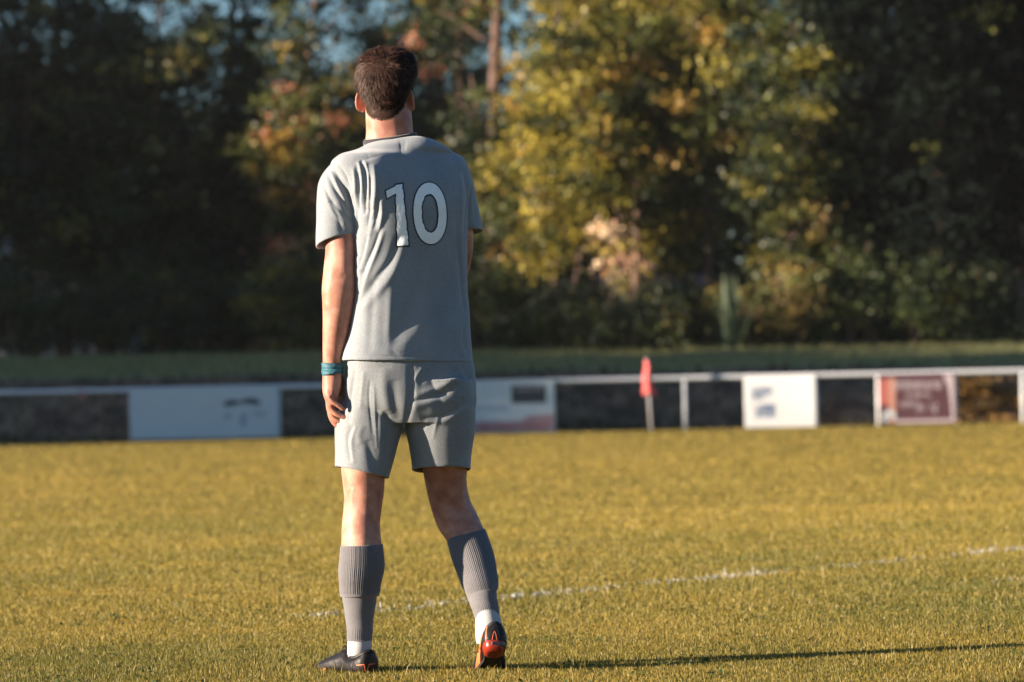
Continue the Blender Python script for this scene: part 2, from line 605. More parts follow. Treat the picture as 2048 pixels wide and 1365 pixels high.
# the dark wood on the left
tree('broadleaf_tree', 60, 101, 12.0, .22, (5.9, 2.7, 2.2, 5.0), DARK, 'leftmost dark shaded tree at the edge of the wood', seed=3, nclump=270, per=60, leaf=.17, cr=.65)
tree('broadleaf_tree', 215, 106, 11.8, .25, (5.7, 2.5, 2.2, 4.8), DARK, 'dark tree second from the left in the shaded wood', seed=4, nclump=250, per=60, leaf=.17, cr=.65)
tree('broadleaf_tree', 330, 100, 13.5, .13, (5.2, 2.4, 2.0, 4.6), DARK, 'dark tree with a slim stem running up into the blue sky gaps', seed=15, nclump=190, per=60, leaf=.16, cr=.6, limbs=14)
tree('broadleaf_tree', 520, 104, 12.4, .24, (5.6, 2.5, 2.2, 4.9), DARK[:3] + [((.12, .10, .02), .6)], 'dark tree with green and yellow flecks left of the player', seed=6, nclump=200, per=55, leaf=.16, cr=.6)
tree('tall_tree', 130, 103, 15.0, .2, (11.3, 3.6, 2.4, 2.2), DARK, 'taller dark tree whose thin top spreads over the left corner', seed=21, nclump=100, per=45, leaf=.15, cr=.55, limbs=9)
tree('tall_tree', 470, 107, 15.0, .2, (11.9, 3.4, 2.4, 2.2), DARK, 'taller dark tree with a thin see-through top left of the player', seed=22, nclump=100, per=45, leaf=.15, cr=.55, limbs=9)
tree('autumn_tree', 640, 98, 9.6, .18, (5.0, 1.8, 1.8, 4.3), AUTUMN, 'tree with orange and red autumn leaves beside the left shoulder of the player', seed=7, nclump=140, per=45, leaf=.14, cr=.42)
tree('autumn_tree', 820, 103, 10.4, .2, (5.8, 2.5, 2.0, 4.5), AUTUMN, 'rounded tree with rust coloured top behind the head of the player', seed=8, nclump=200, per=50, leaf=.15, cr=.5)
# tall slim stems right of the head
tree('tall_tree', 985, 96, 17.0, .24, (11.4, 2.7, 2.2, 3.8), GOLD[2:] + DARK[:2], 'tall tree with a thick reddish trunk right of the player', seed=9, nclump=150, per=45, leaf=.15, mat=M_bark_red, lean=(.75, 0), limbs=9)
tree('tall_tree', 940, 98, 16.0, .15, (10.8, 2.3, 2.2, 3.6), AUTUMN, 'thinner tall tree with a reddish trunk just behind the head of the player', seed=10, nclump=130, per=40, leaf=.15, mat=M_bark_red, lean=(-.25, 0), limbs=8)
tree('broadleaf_tree', 975, 95.5, 7.0, .12, (3.9, 1.3, 1.2, 3.2), DARK[:3] + [((.10, .09, .02), 1)], 'small dark tree in front of the foot of the reddish trunks', seed=11, nclump=90, per=50, leaf=.14, cr=.45)
tree('broadleaf_tree', 900, 105, 10.4, .2, (5.6, 2.2, 2.0, 4.6), AUTUMN[:2] + [((.16, .12, .022), 1)], 'dark tree filling in behind the reddish trunks', seed=20, nclump=170, per=50, leaf=.16, cr=.6)
# the sunlit golden trees
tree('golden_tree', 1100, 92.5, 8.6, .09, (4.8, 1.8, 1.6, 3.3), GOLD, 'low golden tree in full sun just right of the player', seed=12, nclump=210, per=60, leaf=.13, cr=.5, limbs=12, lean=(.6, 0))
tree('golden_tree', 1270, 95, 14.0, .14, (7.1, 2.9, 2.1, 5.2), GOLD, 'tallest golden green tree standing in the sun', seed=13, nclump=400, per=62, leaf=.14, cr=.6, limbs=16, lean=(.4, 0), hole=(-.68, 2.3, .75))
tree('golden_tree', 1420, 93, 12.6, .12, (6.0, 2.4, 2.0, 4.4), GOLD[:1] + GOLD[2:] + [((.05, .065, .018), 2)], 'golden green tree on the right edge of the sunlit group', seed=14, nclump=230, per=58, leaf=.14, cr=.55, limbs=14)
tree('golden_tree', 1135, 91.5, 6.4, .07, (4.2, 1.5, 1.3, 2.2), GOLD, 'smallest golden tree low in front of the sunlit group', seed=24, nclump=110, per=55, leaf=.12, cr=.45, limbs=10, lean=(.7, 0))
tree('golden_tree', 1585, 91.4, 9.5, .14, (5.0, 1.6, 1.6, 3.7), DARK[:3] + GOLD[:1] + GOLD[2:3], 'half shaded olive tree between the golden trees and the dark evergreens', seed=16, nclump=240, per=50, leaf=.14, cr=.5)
tree('tall_tree', 1190, 99, 16.0, .18, (11.4, 3.4, 2.4, 2.6), GOLD[2:] + DARK[:2], 'tall thin topped tree above the golden trees with sky showing through', seed=23, nclump=110, per=42, leaf=.14, cr=.5, limbs=10)
# dark evergreens on the right
tree('evergreen_tree', 1730, 94, 15.0, .25, (7.4, 2.2, 2.2, 7.0), EVER, 'dark evergreen tree, leftmost of the evergreens on the right', seed=17, nclump=280, per=60, leaf=.16, cr=.7, lm=M_leaf_dull)
tree('evergreen_tree', 1880, 91, 16.0, .28, (7.4, 2.4, 2.2, 7.0), EVER, 'nearly black evergreen tree in the middle of the right hand group', seed=18, nclump=300, per=60, leaf=.16, cr=.7, lm=M_leaf_dull)
tree('evergreen_tree', 2040, 93, 16.0, .28, (7.8, 2.4, 2.2, 7.2), EVER, 'nearly black evergreen tree at the right edge of the photo', seed=19, nclump=290, per=60, leaf=.16, cr=.7, lm=M_leaf_dull)

tree('gap_glow_sapling', 1232, 90.3, 3.6, .05, (2.4, .75, .6, 1.15), [((.80, .60, .38), 4), ((.70, .42, .26), 2), ((.5, .40, .12), 2)], 'added small sapling whose pale peach leaves stand in for the bright gap below the golden trees', cat='sapling', seed=41, nclump=15, per=15, leaf=.13, cr=.3, limbs=9)  # sapling added, pale leaves imitate a bright sunlit gap
t = tag(empty('sun_patch_clump', (9.55, FENCE_Y + 2.6, bank_h(9.55, FENCE_Y + 2.6))), 'added orange leaf clump standing in for the sunlit patch of bank at the right edge', 'sun_patch_clump')  # leaf clump added, its orange imitates sunlight on the earth
me, _ = crown_mesh('patch_leaves', (0, 0, .12), (1.1, .8, .42), 70, 40, .10, [((.36, .20, .05), 5), ((.25, .15, .045), 3), ((.16, .10, .04), 2)], .22, .6, 91)
link('patch_leaves', me, M_leaf, t)
m = MB(); r = random.Random(2)
for k in range(9):
    a_ = r.uniform(0, 6.28); m.tube([(0, 0, -.1), (math.cos(a_) * .4, math.sin(a_) * .3, .2), (math.cos(a_) * .8, math.sin(a_) * .6, .35)], [.012, .01, .004], 5)
me = bpy.data.meshes.new('stem'); me.from_pydata(m.v, [], m.f); link('stem', me, M_bark, t)

# leaning brown sapling
b = base_of(1545, 90.5)
t = tag(empty('leaning_sapling', b), 'leaning brown stem with a few leaves among the low bushes', 'sapling')
mb = MB(); mb.tube([b + Vector((0, 0, -.1)), b + Vector((.12, 0, .9)), b + Vector((.2, 0, 1.5)), b + Vector((.42, 0, 2.3)), b + Vector((.8, 0, 3.0))], [.09, .085, .075, .06, .03], 8)
mb.build('trunk', M_bark_red, t, smooth=True)
me, _ = crown_mesh('crown', (.9, 0, 3.0), (.8, .6, .7), 20, 30, .12, BRONZE, .3, .6, 44)
link('crown', me, M_leaf, t)

# shrubs along the foot of the wood
shr = [(20, 94, 2.1, 1.5, DARK, 'dark shrub at the foot of the wood by the left edge'),
       (170, 95, 2.0, 1.5, DARK, 'dark shrub below the pale building at the far left'),
       (310, 94, 2.2, 1.4, DARK, 'dark low shrub between the left board and the wood'),
       (440, 95, 1.9, 1.4, DARK, 'dark shrub above the printed half of the long white board'),
       (575, 93, 2.4, 1.2, LOWB + [((.24, .19, .03), 5)], 'shrub with yellow leaves beside the left elbow of the player'),
       (700, 94, 2.0, 1.4, DARK, 'dark shrub hidden behind the arm of the player'),
       (850, 95, 1.9, 1.4, DARK, 'dark shrub behind the waist of the player'),
       (1000, 93, 2.2, 1.3, LOWB, 'shrub with pale green tips right of the player'),
       (1130, 91, 1.7, 1.5, DARK, 'low dark shrub in front of the sunlit gap'),
       (1270, 89.5, 1.35, 1.6, DARK, 'lowest dark shrub right above the red corner flag'),
       (1400, 93, 1.7, 1.3, DARK, 'dark shrub left of the spiky pale plant'),
       (1500, 91, 1.6, .9, BRONZE, 'low bronze shrub at the foot of the leaning stem'),
       (1600, 90, 2.2, 1.2, BRONZE, 'bronze tipped shrub right of the leaning stem'),
       (1700, 90.5, 2.9, 1.1, LOWB, 'taller green shrub in front of the dark evergreens'),
       (1830, 90, 2.2, 1.4, LOWB[:2], 'green shrub above the maroon board'),
       (1960, 90, 2.1, 1.4, DARK, 'dark shrub near the right edge below the evergreens')]
for i, (px, Yd, h, rx, pal, lab) in enumerate(shr):
    b = base_of(px, Yd)
    t = tag(empty('shrub', b), lab, 'shrub', 'shrubs along the foot of the wood')
    mb = MB(); r = random.Random(i)
    for k in range(5):
        a = r.uniform(0, 6.28)
        mb.tube([b, b + Vector((math.cos(a) * rx * .3, math.sin(a) * .3, h * .4)), b + Vector((math.cos(a) * rx * .7, math.sin(a) * .5, h * .85))], [.03, .022, .008], 5)
    mb.build('stem', M_bark, t)
    me, _ = crown_mesh('foliage', (0, 0, h * .48), (rx, .9, h * .52), int(45 * rx), 45, .11, pal, .4, .55, 60 + i)
    link('foliage', me, M_leaf, t)

# spiky pale green plant
b = base_of(1462, 89)
t = tag(empty('spiky_plant', b), 'tall pale green spiky plant in front of the shrubs', 'plant')
V, Fq, CCs = [], [], []
r = np.random.default_rng(77)
for k in range(90):
    a = r.uniform(0, 6.28); L = r.uniform(.9, 1.9); sp = r.uniform(.05, 1.0) * max(.10, 1.95 - L)
    p0 = np.array([r.normal(0, .05), r.normal(0, .05), 0]); d = np.array([math.cos(a) * sp, math.sin(a) * sp, L])
    s = np.array([-math.sin(a), math.cos(a), 0]) * .035
    n0 = len(V); V += [p0 - s, p0 + s, p0 + d * .6 + s * .7, p0 + d, p0 + d * .6 - s * .7]
    Fq.append([n0, n0 + 1, n0 + 2, n0 + 3, n0 + 4]); CCs += [np.array([.09, .13, .075]) * r.uniform(.4, 1.3)] * 5
link('leaves', np_mesh('leaves', np.array(V), np.array(Fq), np.array(CCs)), M_leaf, t)

# far-off wood behind: one mass
r = np.random.default_rng(5)
cl = np.stack([r.uniform(-24, 24, 1500), r.uniform(114, 134, 1500), r.random(1500) ** 1.25], 1)
cl[:, 2] = 1.9 + cl[:, 2] * (7.4 + 1.6 * np.sin(cl[:, 0] * .7) + .8 * np.sin(cl[:, 0] * 1.9 + 1))
k = 42
pts = (cl[:, None, :] + r.normal(size=(len(cl), k, 3)) * np.array([.7, .7, .5])).reshape(-1, 3)
nrm = r.normal(size=pts.shape); nrm /= np.linalg.norm(nrm, axis=1, keepdims=True)
V, F = leaf_quads(pts, nrm, r.uniform(.2, .4, len(pts)))
cc = np.repeat(np.array([.028, .042, .016])[None] * r.uniform(.5, 1.6, len(cl))[:, None], k, 0) * r.uniform(.7, 1.3, len(pts))[:, None]
tag(link('distant_wood', np_mesh('distant_wood', V, F, np.repeat(cc, 4, 0)), M_leaf), 'dark mass of woodland far behind the nearer trees', 'wood', kind='stuff')

# trees standing left of the view whose shade reaches the fence and the wood
proto = tree('broadleaf_tree', 0, 0, 20.0, .4, (12.0, 4.6, 4.6, 8.5), DARK, 'tall tree outside the view on the left', seed=31, nclump=380, per=50, leaf=.40, cr=1.5, loc=(-66, 55, 0), group='tall trees outside the view on the left')
sd = np.array([.93, .36])
thin = tree('broadleaf_tree', 0, 0, 20.0, .4, (12.0, 4.6, 4.6, 8.5), DARK, 'thin crowned tall tree outside the view on the left', seed=32, nclump=120, per=40, leaf=.36, cr=1.3, loc=(-64, 89.5, 1.7), group='tall trees outside the view on the left')
tag(thin, 'thin crowned tall tree outside the view on the left')
LEFTW = [(proto, -66, 69, .93), (proto, -67, 74, .90), (proto, -66, 79, .91), (proto, -67, 84, .93), (thin, -50, 94.5, 1.15), (thin, -38, 97, 1.1), (proto, -40, 103, 1.1), (thin, -29, 104, 1.05), (thin, -21, 107, 1.0)]
for i, (src, x, y, s) in enumerate(LEFTW):
    o = copy_thing(src)
    y -= .056 * abs(x)
    o.location = (x, y, 0 if y < 76 else 1.7)
    o.rotation_euler.z = i * 1.3
    o.scale = (s, s, s)
tag(proto, 'tall tree outside the view on the left', 'tree')
proto.location = (-66, 60.0, 0); thin.location.y -= 3.6

# air: thin haze added to lift the far dark tones
HAZE_D = .0001
hz = MB().box(-640, 640, -70, 690, -1.0, 40).build('haze', None)
tag(hz, 'thin haze added to lift the dark tones over the pitch and the wood', kind='stuff')
hm = bpy.data.materials.new('haze'); hm.use_nodes = True
hm.node_tree.nodes.remove(hm.node_tree.nodes['Principled BSDF'])
pv = hm.node_tree.nodes.new('ShaderNodeVolumePrincipled'); pv.inputs['Density'].default_value = HAZE_D; pv.inputs['Color'].default_value = (.9, .93, .95, 1); pv.inputs['Anisotropy'].default_value = .2
hm.node_tree.links.new(pv.outputs[0], hm.node_tree.nodes['Material Output'].inputs['Volume'])
hz.data.materials.clear(); hz.data.materials.append(hm)

# houses glimpsed between the trees
def house(name, px, Y, w_, d_, hw, hr, wall, label, rz=0.0, floor=None):
    b = P(px, 700, Y)
    gz = bank_h(b.x, Y) - .3
    t = tag(empty(name, (b.x, Y, gz)), label, 'house')
    x0, x1, y0, y1 = b.x - w_ / 2, b.x + w_ / 2, Y, Y + d_
    MB().box(x0, x1, y0, y1, gz, gz + hw).build('wall', wall, t)
    m = MB()
    ov = .4
    a0, a1 = Vector((x0 - ov, y0 - ov, gz + hw)), Vector((x1 + ov, y0 - ov, gz + hw))
    b0, b1 = Vector((x0 - ov, y1 + ov, gz + hw)), Vector((x1 + ov, y1 + ov, gz + hw))
    r0, r1 = Vector((x0 - ov, (y0 + y1) / 2, gz + hw + hr)), Vector((x1 + ov, (y0 + y1) / 2, gz + hw + hr))
    up = Vector((0, 0, .003))
    n = 0
    m.v = [tuple(p + up) for p in (a0, a1, b0, b1, r0, r1)]
    m.f = [[0, 1, 5, 4], [3, 2, 4, 5], [0, 4, 2], [1, 3, 5], [0, 2, 3, 1]]
    m.build('roof', M_roof, t)
    nwin = max(2, int(w_ // 2.6))
    for k in range(nwin):
        cx = x0 + w_ * (k + .5) / nwin
        for zc in ([1.5] if hw < 4 else [1.5, 4.2]):
            f = MB().box(cx - .55, cx + .55, y0 - .06, y0 - .003, gz + zc - .7, gz + zc + .7).build('window', M_board_white, t)
            MB().box(cx - .46, cx + .46, y0 - .075, y0 - .063, gz + zc - .6, gz + zc + .6).build('pane', M_glass, f)
    return t


house('house', 70, 112, 5.5, 6, 5.6, 2.2, M_wall, 'pale walled house glimpsed through the dark wood on the left')
house('house', 1280, 106, 3.6, 4, 1.7, .8, M_wall2, 'low rose coloured house glimpsed below the golden trees')

# ------------------------------------------------------------------ fence, boards, corner flag
def fx(px, Y=FENCE_Y):
    return P(px, 800, Y).x


RAILH = 1.0
fence = tag(empty('rail_fence', (0, FENCE_Y, 0)), 'white tubular rail fence with slim posts along the far edge of the pitch', 'fence')
m = MB(); m.tube([(-30, FENCE_Y, RAILH), (-10.5, FENCE_Y, RAILH), (0, FENCE_Y, RAILH + .005), (10.5, FENCE_Y, RAILH + .01), (30, FENCE_Y, RAILH)], .045, 12)
m.build('rail', M_white_metal, fence, smooth=True)
for px in (-240, 262, 557, 825, 1106, 1370, 1493, 1632, 1757, 1911, 2046, 2300):
    x = fx(px)
    m = MB(); m.tube([(x, FENCE_Y + .012, -.2), (x, FENCE_Y + .012, RAILH - .02)], .036, 10)
    o = m.build('post', M_white_metal, fence, smooth=True)


def board(name, p0, p1, z0, z1, mat, label, slant=0):
    x0, x1 = fx(p0), fx(p1)
    t = tag(empty(name, ((x0 + x1) / 2, FENCE_Y - .07, 0)), label, 'advertising board')
    MB().box(x0, x1, FENCE_Y - .085, FENCE_Y - .055, z0, z1).build('panel', mat, t, bevel=.004)
    return t, x0, x1


FY = FENCE_Y - .0865


def patch(t, name, mat, pts, k=1):
    """flat printed shape: points (photo px, height) on the board face"""
    m = MB()
    for q in pts:
        m.poly([(fx(a), FY - .0022 * k, z) for a, z in q])
    o = m.build(name, mat, t)
    return o


def rect(a, b, z0, z1):
    return [(a, z0), (b, z0), (b, z1), (a, z1)]


def scribble(a, b, z0, z1, seed, dens=1.0):
    """row of letter-like strokes too blurred to read"""
    r = random.Random(seed); out = []; x = a
    h = z1 - z0
    while x < b - 1:
        wv = r.uniform(1.0, 1.8)
        k = r.random()
        out.append(rect(x, x + wv, z0 + (h * .0 if k < .8 else h * .4), z1 - (0 if k > .2 else h * .35)))
        if k < .6:
            zz = z0 + h * r.choice((.05, .45, .8)); out.append(rect(x + wv, min(b, x + wv + 2.2), zz, zz + h * .16))
        x += wv + r.uniform(1.4, 3.4) / dens
    return out


def words(t, mat, lst, k=1, name='writing'):
    for w_ in lst:
        patch(t, name, mat, scribble(*w_), k)


t, _, _ = board('advertising_board', 262, 556, .03, 1.03, M_board_white, 'long plain bluish white board with dark print at its right end')
patch(t, 'print', M_ink, [[(447, .69), (452, .75), (466, .77), (482, .74), (492, .79), (512, .79), (520, .73), (521, .66), (505, .67), (490, .70), (476, .68), (466, .65), (450, .64)]])
words(t, M_ink_blue, [(448, 462, .40, .50, 3), (480, 494, .26, .50, 4, 1.6), (508, 530, .44, .56, 5)])
t, _, _ = board('advertising_board', 828, 1108, .02, 1.04, M_board_white, 'white board half hidden behind the player with a black panel and a reddish lower strip')
patch(t, 'black_panel', M_ink, [rect(1023, 1092, .58, .93)])
words(t, M_pale, [(1030, 1086, .82, .90, 8)], 2)
words(t, M_ink_blue, [(950, 1015, .46, .54, 9)])
patch(t, 'lower_strip', plain('dusky_rose_print', (.36, .22, .24), .6, .1, 6), [rect(832, 1040, .04, .24), [(1041, .04), (1106, .04), (1106, .36), (1055, .34), (1041, .24)]])
patch(t, 'red_mark', M_red, [rect(964, 973, .05, .22)], 2)
words(t, M_red, [(982, 1098, .07, .18, 11)], 2)
t, _, _ = board('advertising_board', 1491, 1630, .01, 1.02, plain('bright_white_board', (.86, .86, .84), .45, .03, 4), 'short white board whose right part glares in the sun')
words(t, M_ink_blue, [(1504, 1543, .56, .80, 12, 1.2), (1511, 1550, .20, .46, 13, 1.6)])
t, _, _ = board('advertising_board', 1757, 1911, .03, 1.0, M_maroon, 'maroon board with blurred pale writing and a white round emblem')
patch(t, 'red_field', M_red, [rect(1758, 1777, .40, .90)])
patch(t, 'salmon_stripe', M_salmon, [rect(1777, 1790, .06, .92)], 1.5)
words(t, M_pale, [(1788, 1882, .68, .86, 14, 1.6), (1812, 1862, .53, .62, 15, 1.2), (1800, 1838, .34, .46, 16, 1.5), (1832, 1848, .24, .42, 19, 1.3), (1857, 1874, .22, .42, 17, .9)], 2.5)
patch(t, 'lower_strip', M_pale, [rect(1790, 1908, .035, .10)], 2)
patch(t, 'pale_corner', M_pale, [[(1886, .97), (1908, .97), (1908, .05), (1902, .05), (1900, .40), (1896, .70)]], 3)
ring = []
for k in range(20):
    a0, a1 = -.6 + k * 5.0 / 20, -.6 + (k + 1) * 5.0 / 20
    R, r_ = 13, 5
    cx, cz = 1777, .17
    pz = 1 / 102.4
    ring.append([(cx + R * math.cos(a0), cz + R * math.sin(a0) * pz), (cx + R * math.cos(a1), cz + R * math.sin(a1) * pz), (cx + r_ * math.cos(a1), cz + r_ * math.sin(a1) * pz), (cx + r_ * math.cos(a0), cz + r_ * math.sin(a0) * pz)])
patch(t, 'emblem', M_board_white, ring, 4)

# pink ribbon tied to the rail
x = fx(163)
t = MB()
t.tube([(x - .05, FENCE_Y - .06, RAILH + .01), (x, FENCE_Y - .066, RAILH - .05), (x + .05, FENCE_Y - .06, RAILH + .01)], .022, 7)
t.tube([(x, FENCE_Y - .066, RAILH - .05), (x + .03, FENCE_Y - .07, RAILH - .13), (x + .06, FENCE_Y - .06, RAILH - .20)], [.03, .026, .012], 7)
tag(t.build('ribbon', plain('pink_ribbon', (.55, .22, .20), .7, .1, 20), None, smooth=True), 'small pink ribbon tied to the white rail left of the long white board', 'ribbon')

# corner flag, leaning a little to the left
b = ground_at(1303, 862); b.y = FENCE_Y - .42; b.x = P(1303, 860, b.y).x
tp = P(1292.5, 719, b.y)
t = tag(empty('corner_flag', b), 'slightly leaning corner flag with a limp red cloth on a pale pole', 'corner flag')
m = MB(); m.tube([(b.x, b.y, -.1), tuple(tp)], .022, 10); m.build('pole', M_pole, t, smooth=True)
# limp cloth: folded round the pole, hanging
L = (tp - b); NV, NU = 14, 11
V, F = [], []
for j in range(NV + 1):
    v = j / NV
    c = tp - L * (.02 + .46 * v)
    wdt = .035 + .105 * v ** 1.2
    for i in range(NU + 1):
        u = i / NU * 2 - 1
        V.append((c.x + wdt * u + .012 * math.sin(v * 9), c.y - .03 - .05 * math.cos(u * 2.2) * (1 + .4 * math.sin(u * 9 + v * 3)), c.z - (.05 * abs(u) if v > .5 else 0) * (1 + .6 * u)))
for j in range(NV):
    for i in range(NU):
        a = j * (NU + 1) + i
        F.append((a, a + 1, a + NU + 2, a + NU + 1))
me = bpy.data.meshes.new('flag'); me.from_pydata(V, [], F)
o = child('flag', me, M_flag, t, True)
md = o.modifiers.new('thick', 'SOLIDIFY'); md.thickness = .004

# ================================================================== the player
YP = 11.1


def Q(px, py, d=0.0):
    return P(px, py, YP + d)


MPX = 1 / (FPX / YP)           # metres per photo pixel at the player


def catmull(A, sub):
    A = np.asarray(A, float); n = len(A); out = []
    for i in range(n - 1):
        p0 = A[max(i - 1, 0)]; p1 = A[i]; p2 = A[i + 1]; p3 = A[min(i + 2, n - 1)]
        for s in range(sub):
            t = s / sub
            out.append(.5 * ((2 * p1) + (-p0 + p2) * t + (2 * p0 - 5 * p1 + 4 * p2 - p3) * t * t + (-p0 + 3 * p1 - 3 * p2 + p3) * t ** 3))
    out.append(A[-1])
    return np.array(out)


def sec(px, py, d, hw, hd, tilt=0, k=0, th=0):
    """one cross-section: centre seen at (px,py), depth d, half width in photo px, half depth in m"""
    c = Q(px, py, d)
    return [c.x, c.y, c.z, hw * MPX, hd, tilt, k, th]


def lr(L, R, py, hd, d=0.0, th=0, tilt=0, k=0):
    W = (R - L) / 2 * MPX
    t = math.radians(th)
    a = math.sqrt(max(1e-6, W * W - (hd * math.sin(t)) ** 2)) / math.cos(t)
    c = Q((L + R) / 2, py, d)
    return [c.x, c.y, c.z, a, hd, tilt, k, th]


def ring_pts(s, n, p=2.0, rad=None):
    x, y, z, a, b, tilt, k, th = s
    R = Matrix.Rotation(-math.radians(tilt), 3, 'Y') @ Matrix.Rotation(-math.radians(k), 3, 'X') @ Matrix.Rotation(math.radians(th), 3, 'Z')
    R = np.array(R)
    an = np.arange(n) * 2 * math.pi / n
    cx, sy = np.cos(an), np.sin(an)
    q = np.stack([a * np.sign(cx) * np.abs(cx) ** (2 / p), b * np.sign(sy) * np.abs(sy) ** (2 / p), np.zeros(n)], 1)
    if rad is not None: q *= rad[:, None]
    return q @ R.T + np.array([x, y, z])


def loft(sections, n=56, sub=8, p=2.0, cup=0.0, wall=.006, radf=None, open_ends=False):
    A = catmull(sections, sub)
    rows = [ring_pts(s, n, p, None if radf is None else radf(i / (len(A) - 1), np.arange(n) / n)) for i, s in enumerate(A)]
    if cup > 0:
        e = A[-1].copy()
        steps = [(0.0, wall * .5, -.001), (0.0, wall, .001)]
        last = A[-1]
        def shr(s, w_):
            s = s.copy(); s[3] -= w_; s[4] -= w_; return s
        up = A[-2][:3] - A[-1][:3]
        up = up / np.linalg.norm(up)
        for w_, dz in ((wall * .5, -.0015), (wall, 0.0)):
            s = shr(last, w_); s[:3] += up * dz * -1 * -1 if False else -up * -dz; rows.append(ring_pts(s, n, p))
        acc = 0; i = len(A) - 2; prev = last[:3]
        while i > 0 and acc < cup:
            acc += np.linalg.norm(A[i][:3] - prev); prev = A[i][:3]
            rows.append(ring_pts(shr(A[i], wall + .0005), n, p)); i -= 1
    V = np.concatenate(rows); m = len(rows)
    i = np.arange(m - 1)[:, None] * n; j = np.arange(n)[None]
    F = np.stack([i + j, i + (j + 1) % n, i + n + (j + 1) % n, i + n + j], -1).reshape(-1, 4)
    F = [list(map(int, f)) for f in F]
    V = V.tolist()
    if not open_ends:
        for r, rev in ((0, True), (m - 1, False)):
            V.append(np.mean(rows[r], 0).tolist()); c = len(V) - 1
            for q in range(n):
                a, b = r * n + q, r * n + (q + 1) % n
                F.append([b, a, c] if rev else [a, b, c])
    return V, F


def ellipsoid(c, r, rot=None, seg=28):
    V, F = [], []
    c = np.array(c); n = seg; m = seg // 2
    for i in range(1, m):
        ph = math.pi * i / m
        for j in range(n):
            t = 2 * math.pi * j / n
            V.append([r[0] * math.sin(ph) * math.cos(t), r[1] * math.sin(ph) * math.sin(t), r[2] * math.cos(ph)])
    V.append([0, 0, r[2]]); V.append([0, 0, -r[2]])
    top, bot = len(V) - 2, len(V) - 1
    for i in range(m - 2):
        for j in range(n):
            F.append([i * n + j, (i + 1) * n + j, (i + 1) * n + (j + 1) % n, i * n + (j + 1) % n])
    for j in range(n):
        F.append([top, j, (j + 1) % n]); F.append([bot, (m - 2) * n + (j + 1) % n, (m - 2) * n + j])
    V = np.array(V)
    if rot is not None: V = V @ np.array(rot).T
    return (V + c).tolist(), F


def chain(pts, rad, n=14, sub=5):
    """finger or thumb: round tapered chain with a rounded tip"""
    A = catmull([list(p) + [r] for p, r in zip(pts, rad)], sub)
    d = A[-1][:3] - A[-2][:3]; d /= np.linalg.norm(d); r = A[-1][3]
    extra = [np.append(A[-1][:3] + d * r * q, r * w_) for q, w_ in ((.45, .88), (.75, .62), (.93, .3))]
    A = np.vstack([A, extra])
    V, F = [], []
    for i, s in enumerate(A):
        t = A[min(i + 1, len(A) - 1)][:3] - A[max(i - 1, 0)][:3]; t /= np.linalg.norm(t)
        a = np.cross(t, [.3, 1, .2]); a /= np.linalg.norm(a); b = np.cross(t, a)
        for j in range(n):
            an = 2 * math.pi * j / n
            V.append((s[:3] + s[3] * (a * math.cos(an) + b * math.sin(an))).tolist())
    m = len(A)
    for i in range(m - 1):
        for j in range(n):
            F.append([i * n + j, i * n + (j + 1) % n, (i + 1) * n + (j + 1) % n, (i + 1) * n + j])
    for r_, rev in ((0, True), (m - 1, False)):
        V.append(np.mean([V[r_ * n + j] for j in range(n)], 0).tolist()); c = len(V) - 1
        for q in range(n):
            F.append([r_ * n + (q + 1) % n, r_ * n + q, c] if rev else [r_ * n + q, r_ * n + (q + 1) % n, c])
    return V, F


def fuse(name, parts, voxel, smooth_it=3, factor=.5):
    """one continuous closed surface out of overlapping closed pieces"""
    V, F = [], []
    for v, f in parts:
        o = len(V); V += v; F += [[o + i for i in q] for q in f]
    me = bpy.data.meshes.new(name); me.from_pydata(V, [], F)
    bm = bmesh.new(); bm.from_mesh(me); bmesh.ops.recalc_face_normals(bm, faces=bm.faces); bm.to_mesh(me); bm.free()
    o = bpy.data.objects.new('tmp_' + name, me); C.objects.link(o)
    r = o.modifiers.new('r', 'REMESH'); r.mode = 'VOXEL'; r.voxel_size = voxel; r.adaptivity = 0
    s = o.modifiers.new('s', 'SMOOTH'); s.factor = factor; s.iterations = smooth_it
    dg = bpy.context.evaluated_depsgraph_get(); dg.update()
    out = bpy.data.meshes.new_from_object(o.evaluated_get(dg))
    out.name = name
    bpy.data.objects.remove(o); bpy.data.meshes.remove(me)
    return out


def get_vn(me):
    n = len(me.vertices)
    v = np.empty(n * 3, np.float32); me.vertices.foreach_get('co', v)
    nn = np.empty(n * 3, np.float32); me.vertex_normals.foreach_get('vector', nn)
    return v.reshape(-1, 3).astype(float), nn.reshape(-1, 3).astype(float)


def set_v(me, v):
    me.vertices.foreach_set('co', np.asarray(v, np.float32).ravel()); me.update()


def fold_field(px, py, strokes):
    """height in m at photo-space points from fold strokes: (points, half width px, height mm)"""
    h = np.zeros(len(px))
    for pts, wd_, amp in strokes:
        pts = catmull(pts, 6) if len(pts) > 2 else np.array(pts, float)
        best = np.full(len(px), 1e9); bt = np.zeros(len(px))
        nseg = len(pts) - 1
        for i in range(nseg):
            a, b = pts[i], pts[i + 1]; d = b - a; L2 = (d * d).sum() + 1e-9
            t = np.clip(((px - a[0]) * d[0] + (py - a[1]) * d[1]) / L2, 0, 1)
            dd = (px - a[0] - t * d[0]) ** 2 + (py - a[1] - t * d[1]) ** 2
            q = dd < best; best[q] = dd[q]; bt[q] = (i + t[q]) / nseg
        taper = np.clip(np.sin(np.pi * np.clip(bt, 0, 1)) ** .6, 0, 1)
        h += amp * .001 * taper * (np.exp(-(np.sqrt(best) / (1.25 * wd_)) ** 1.5) if wd_ < 4.5 else np.exp(-best / (2 * wd_ * wd_)))
    return h


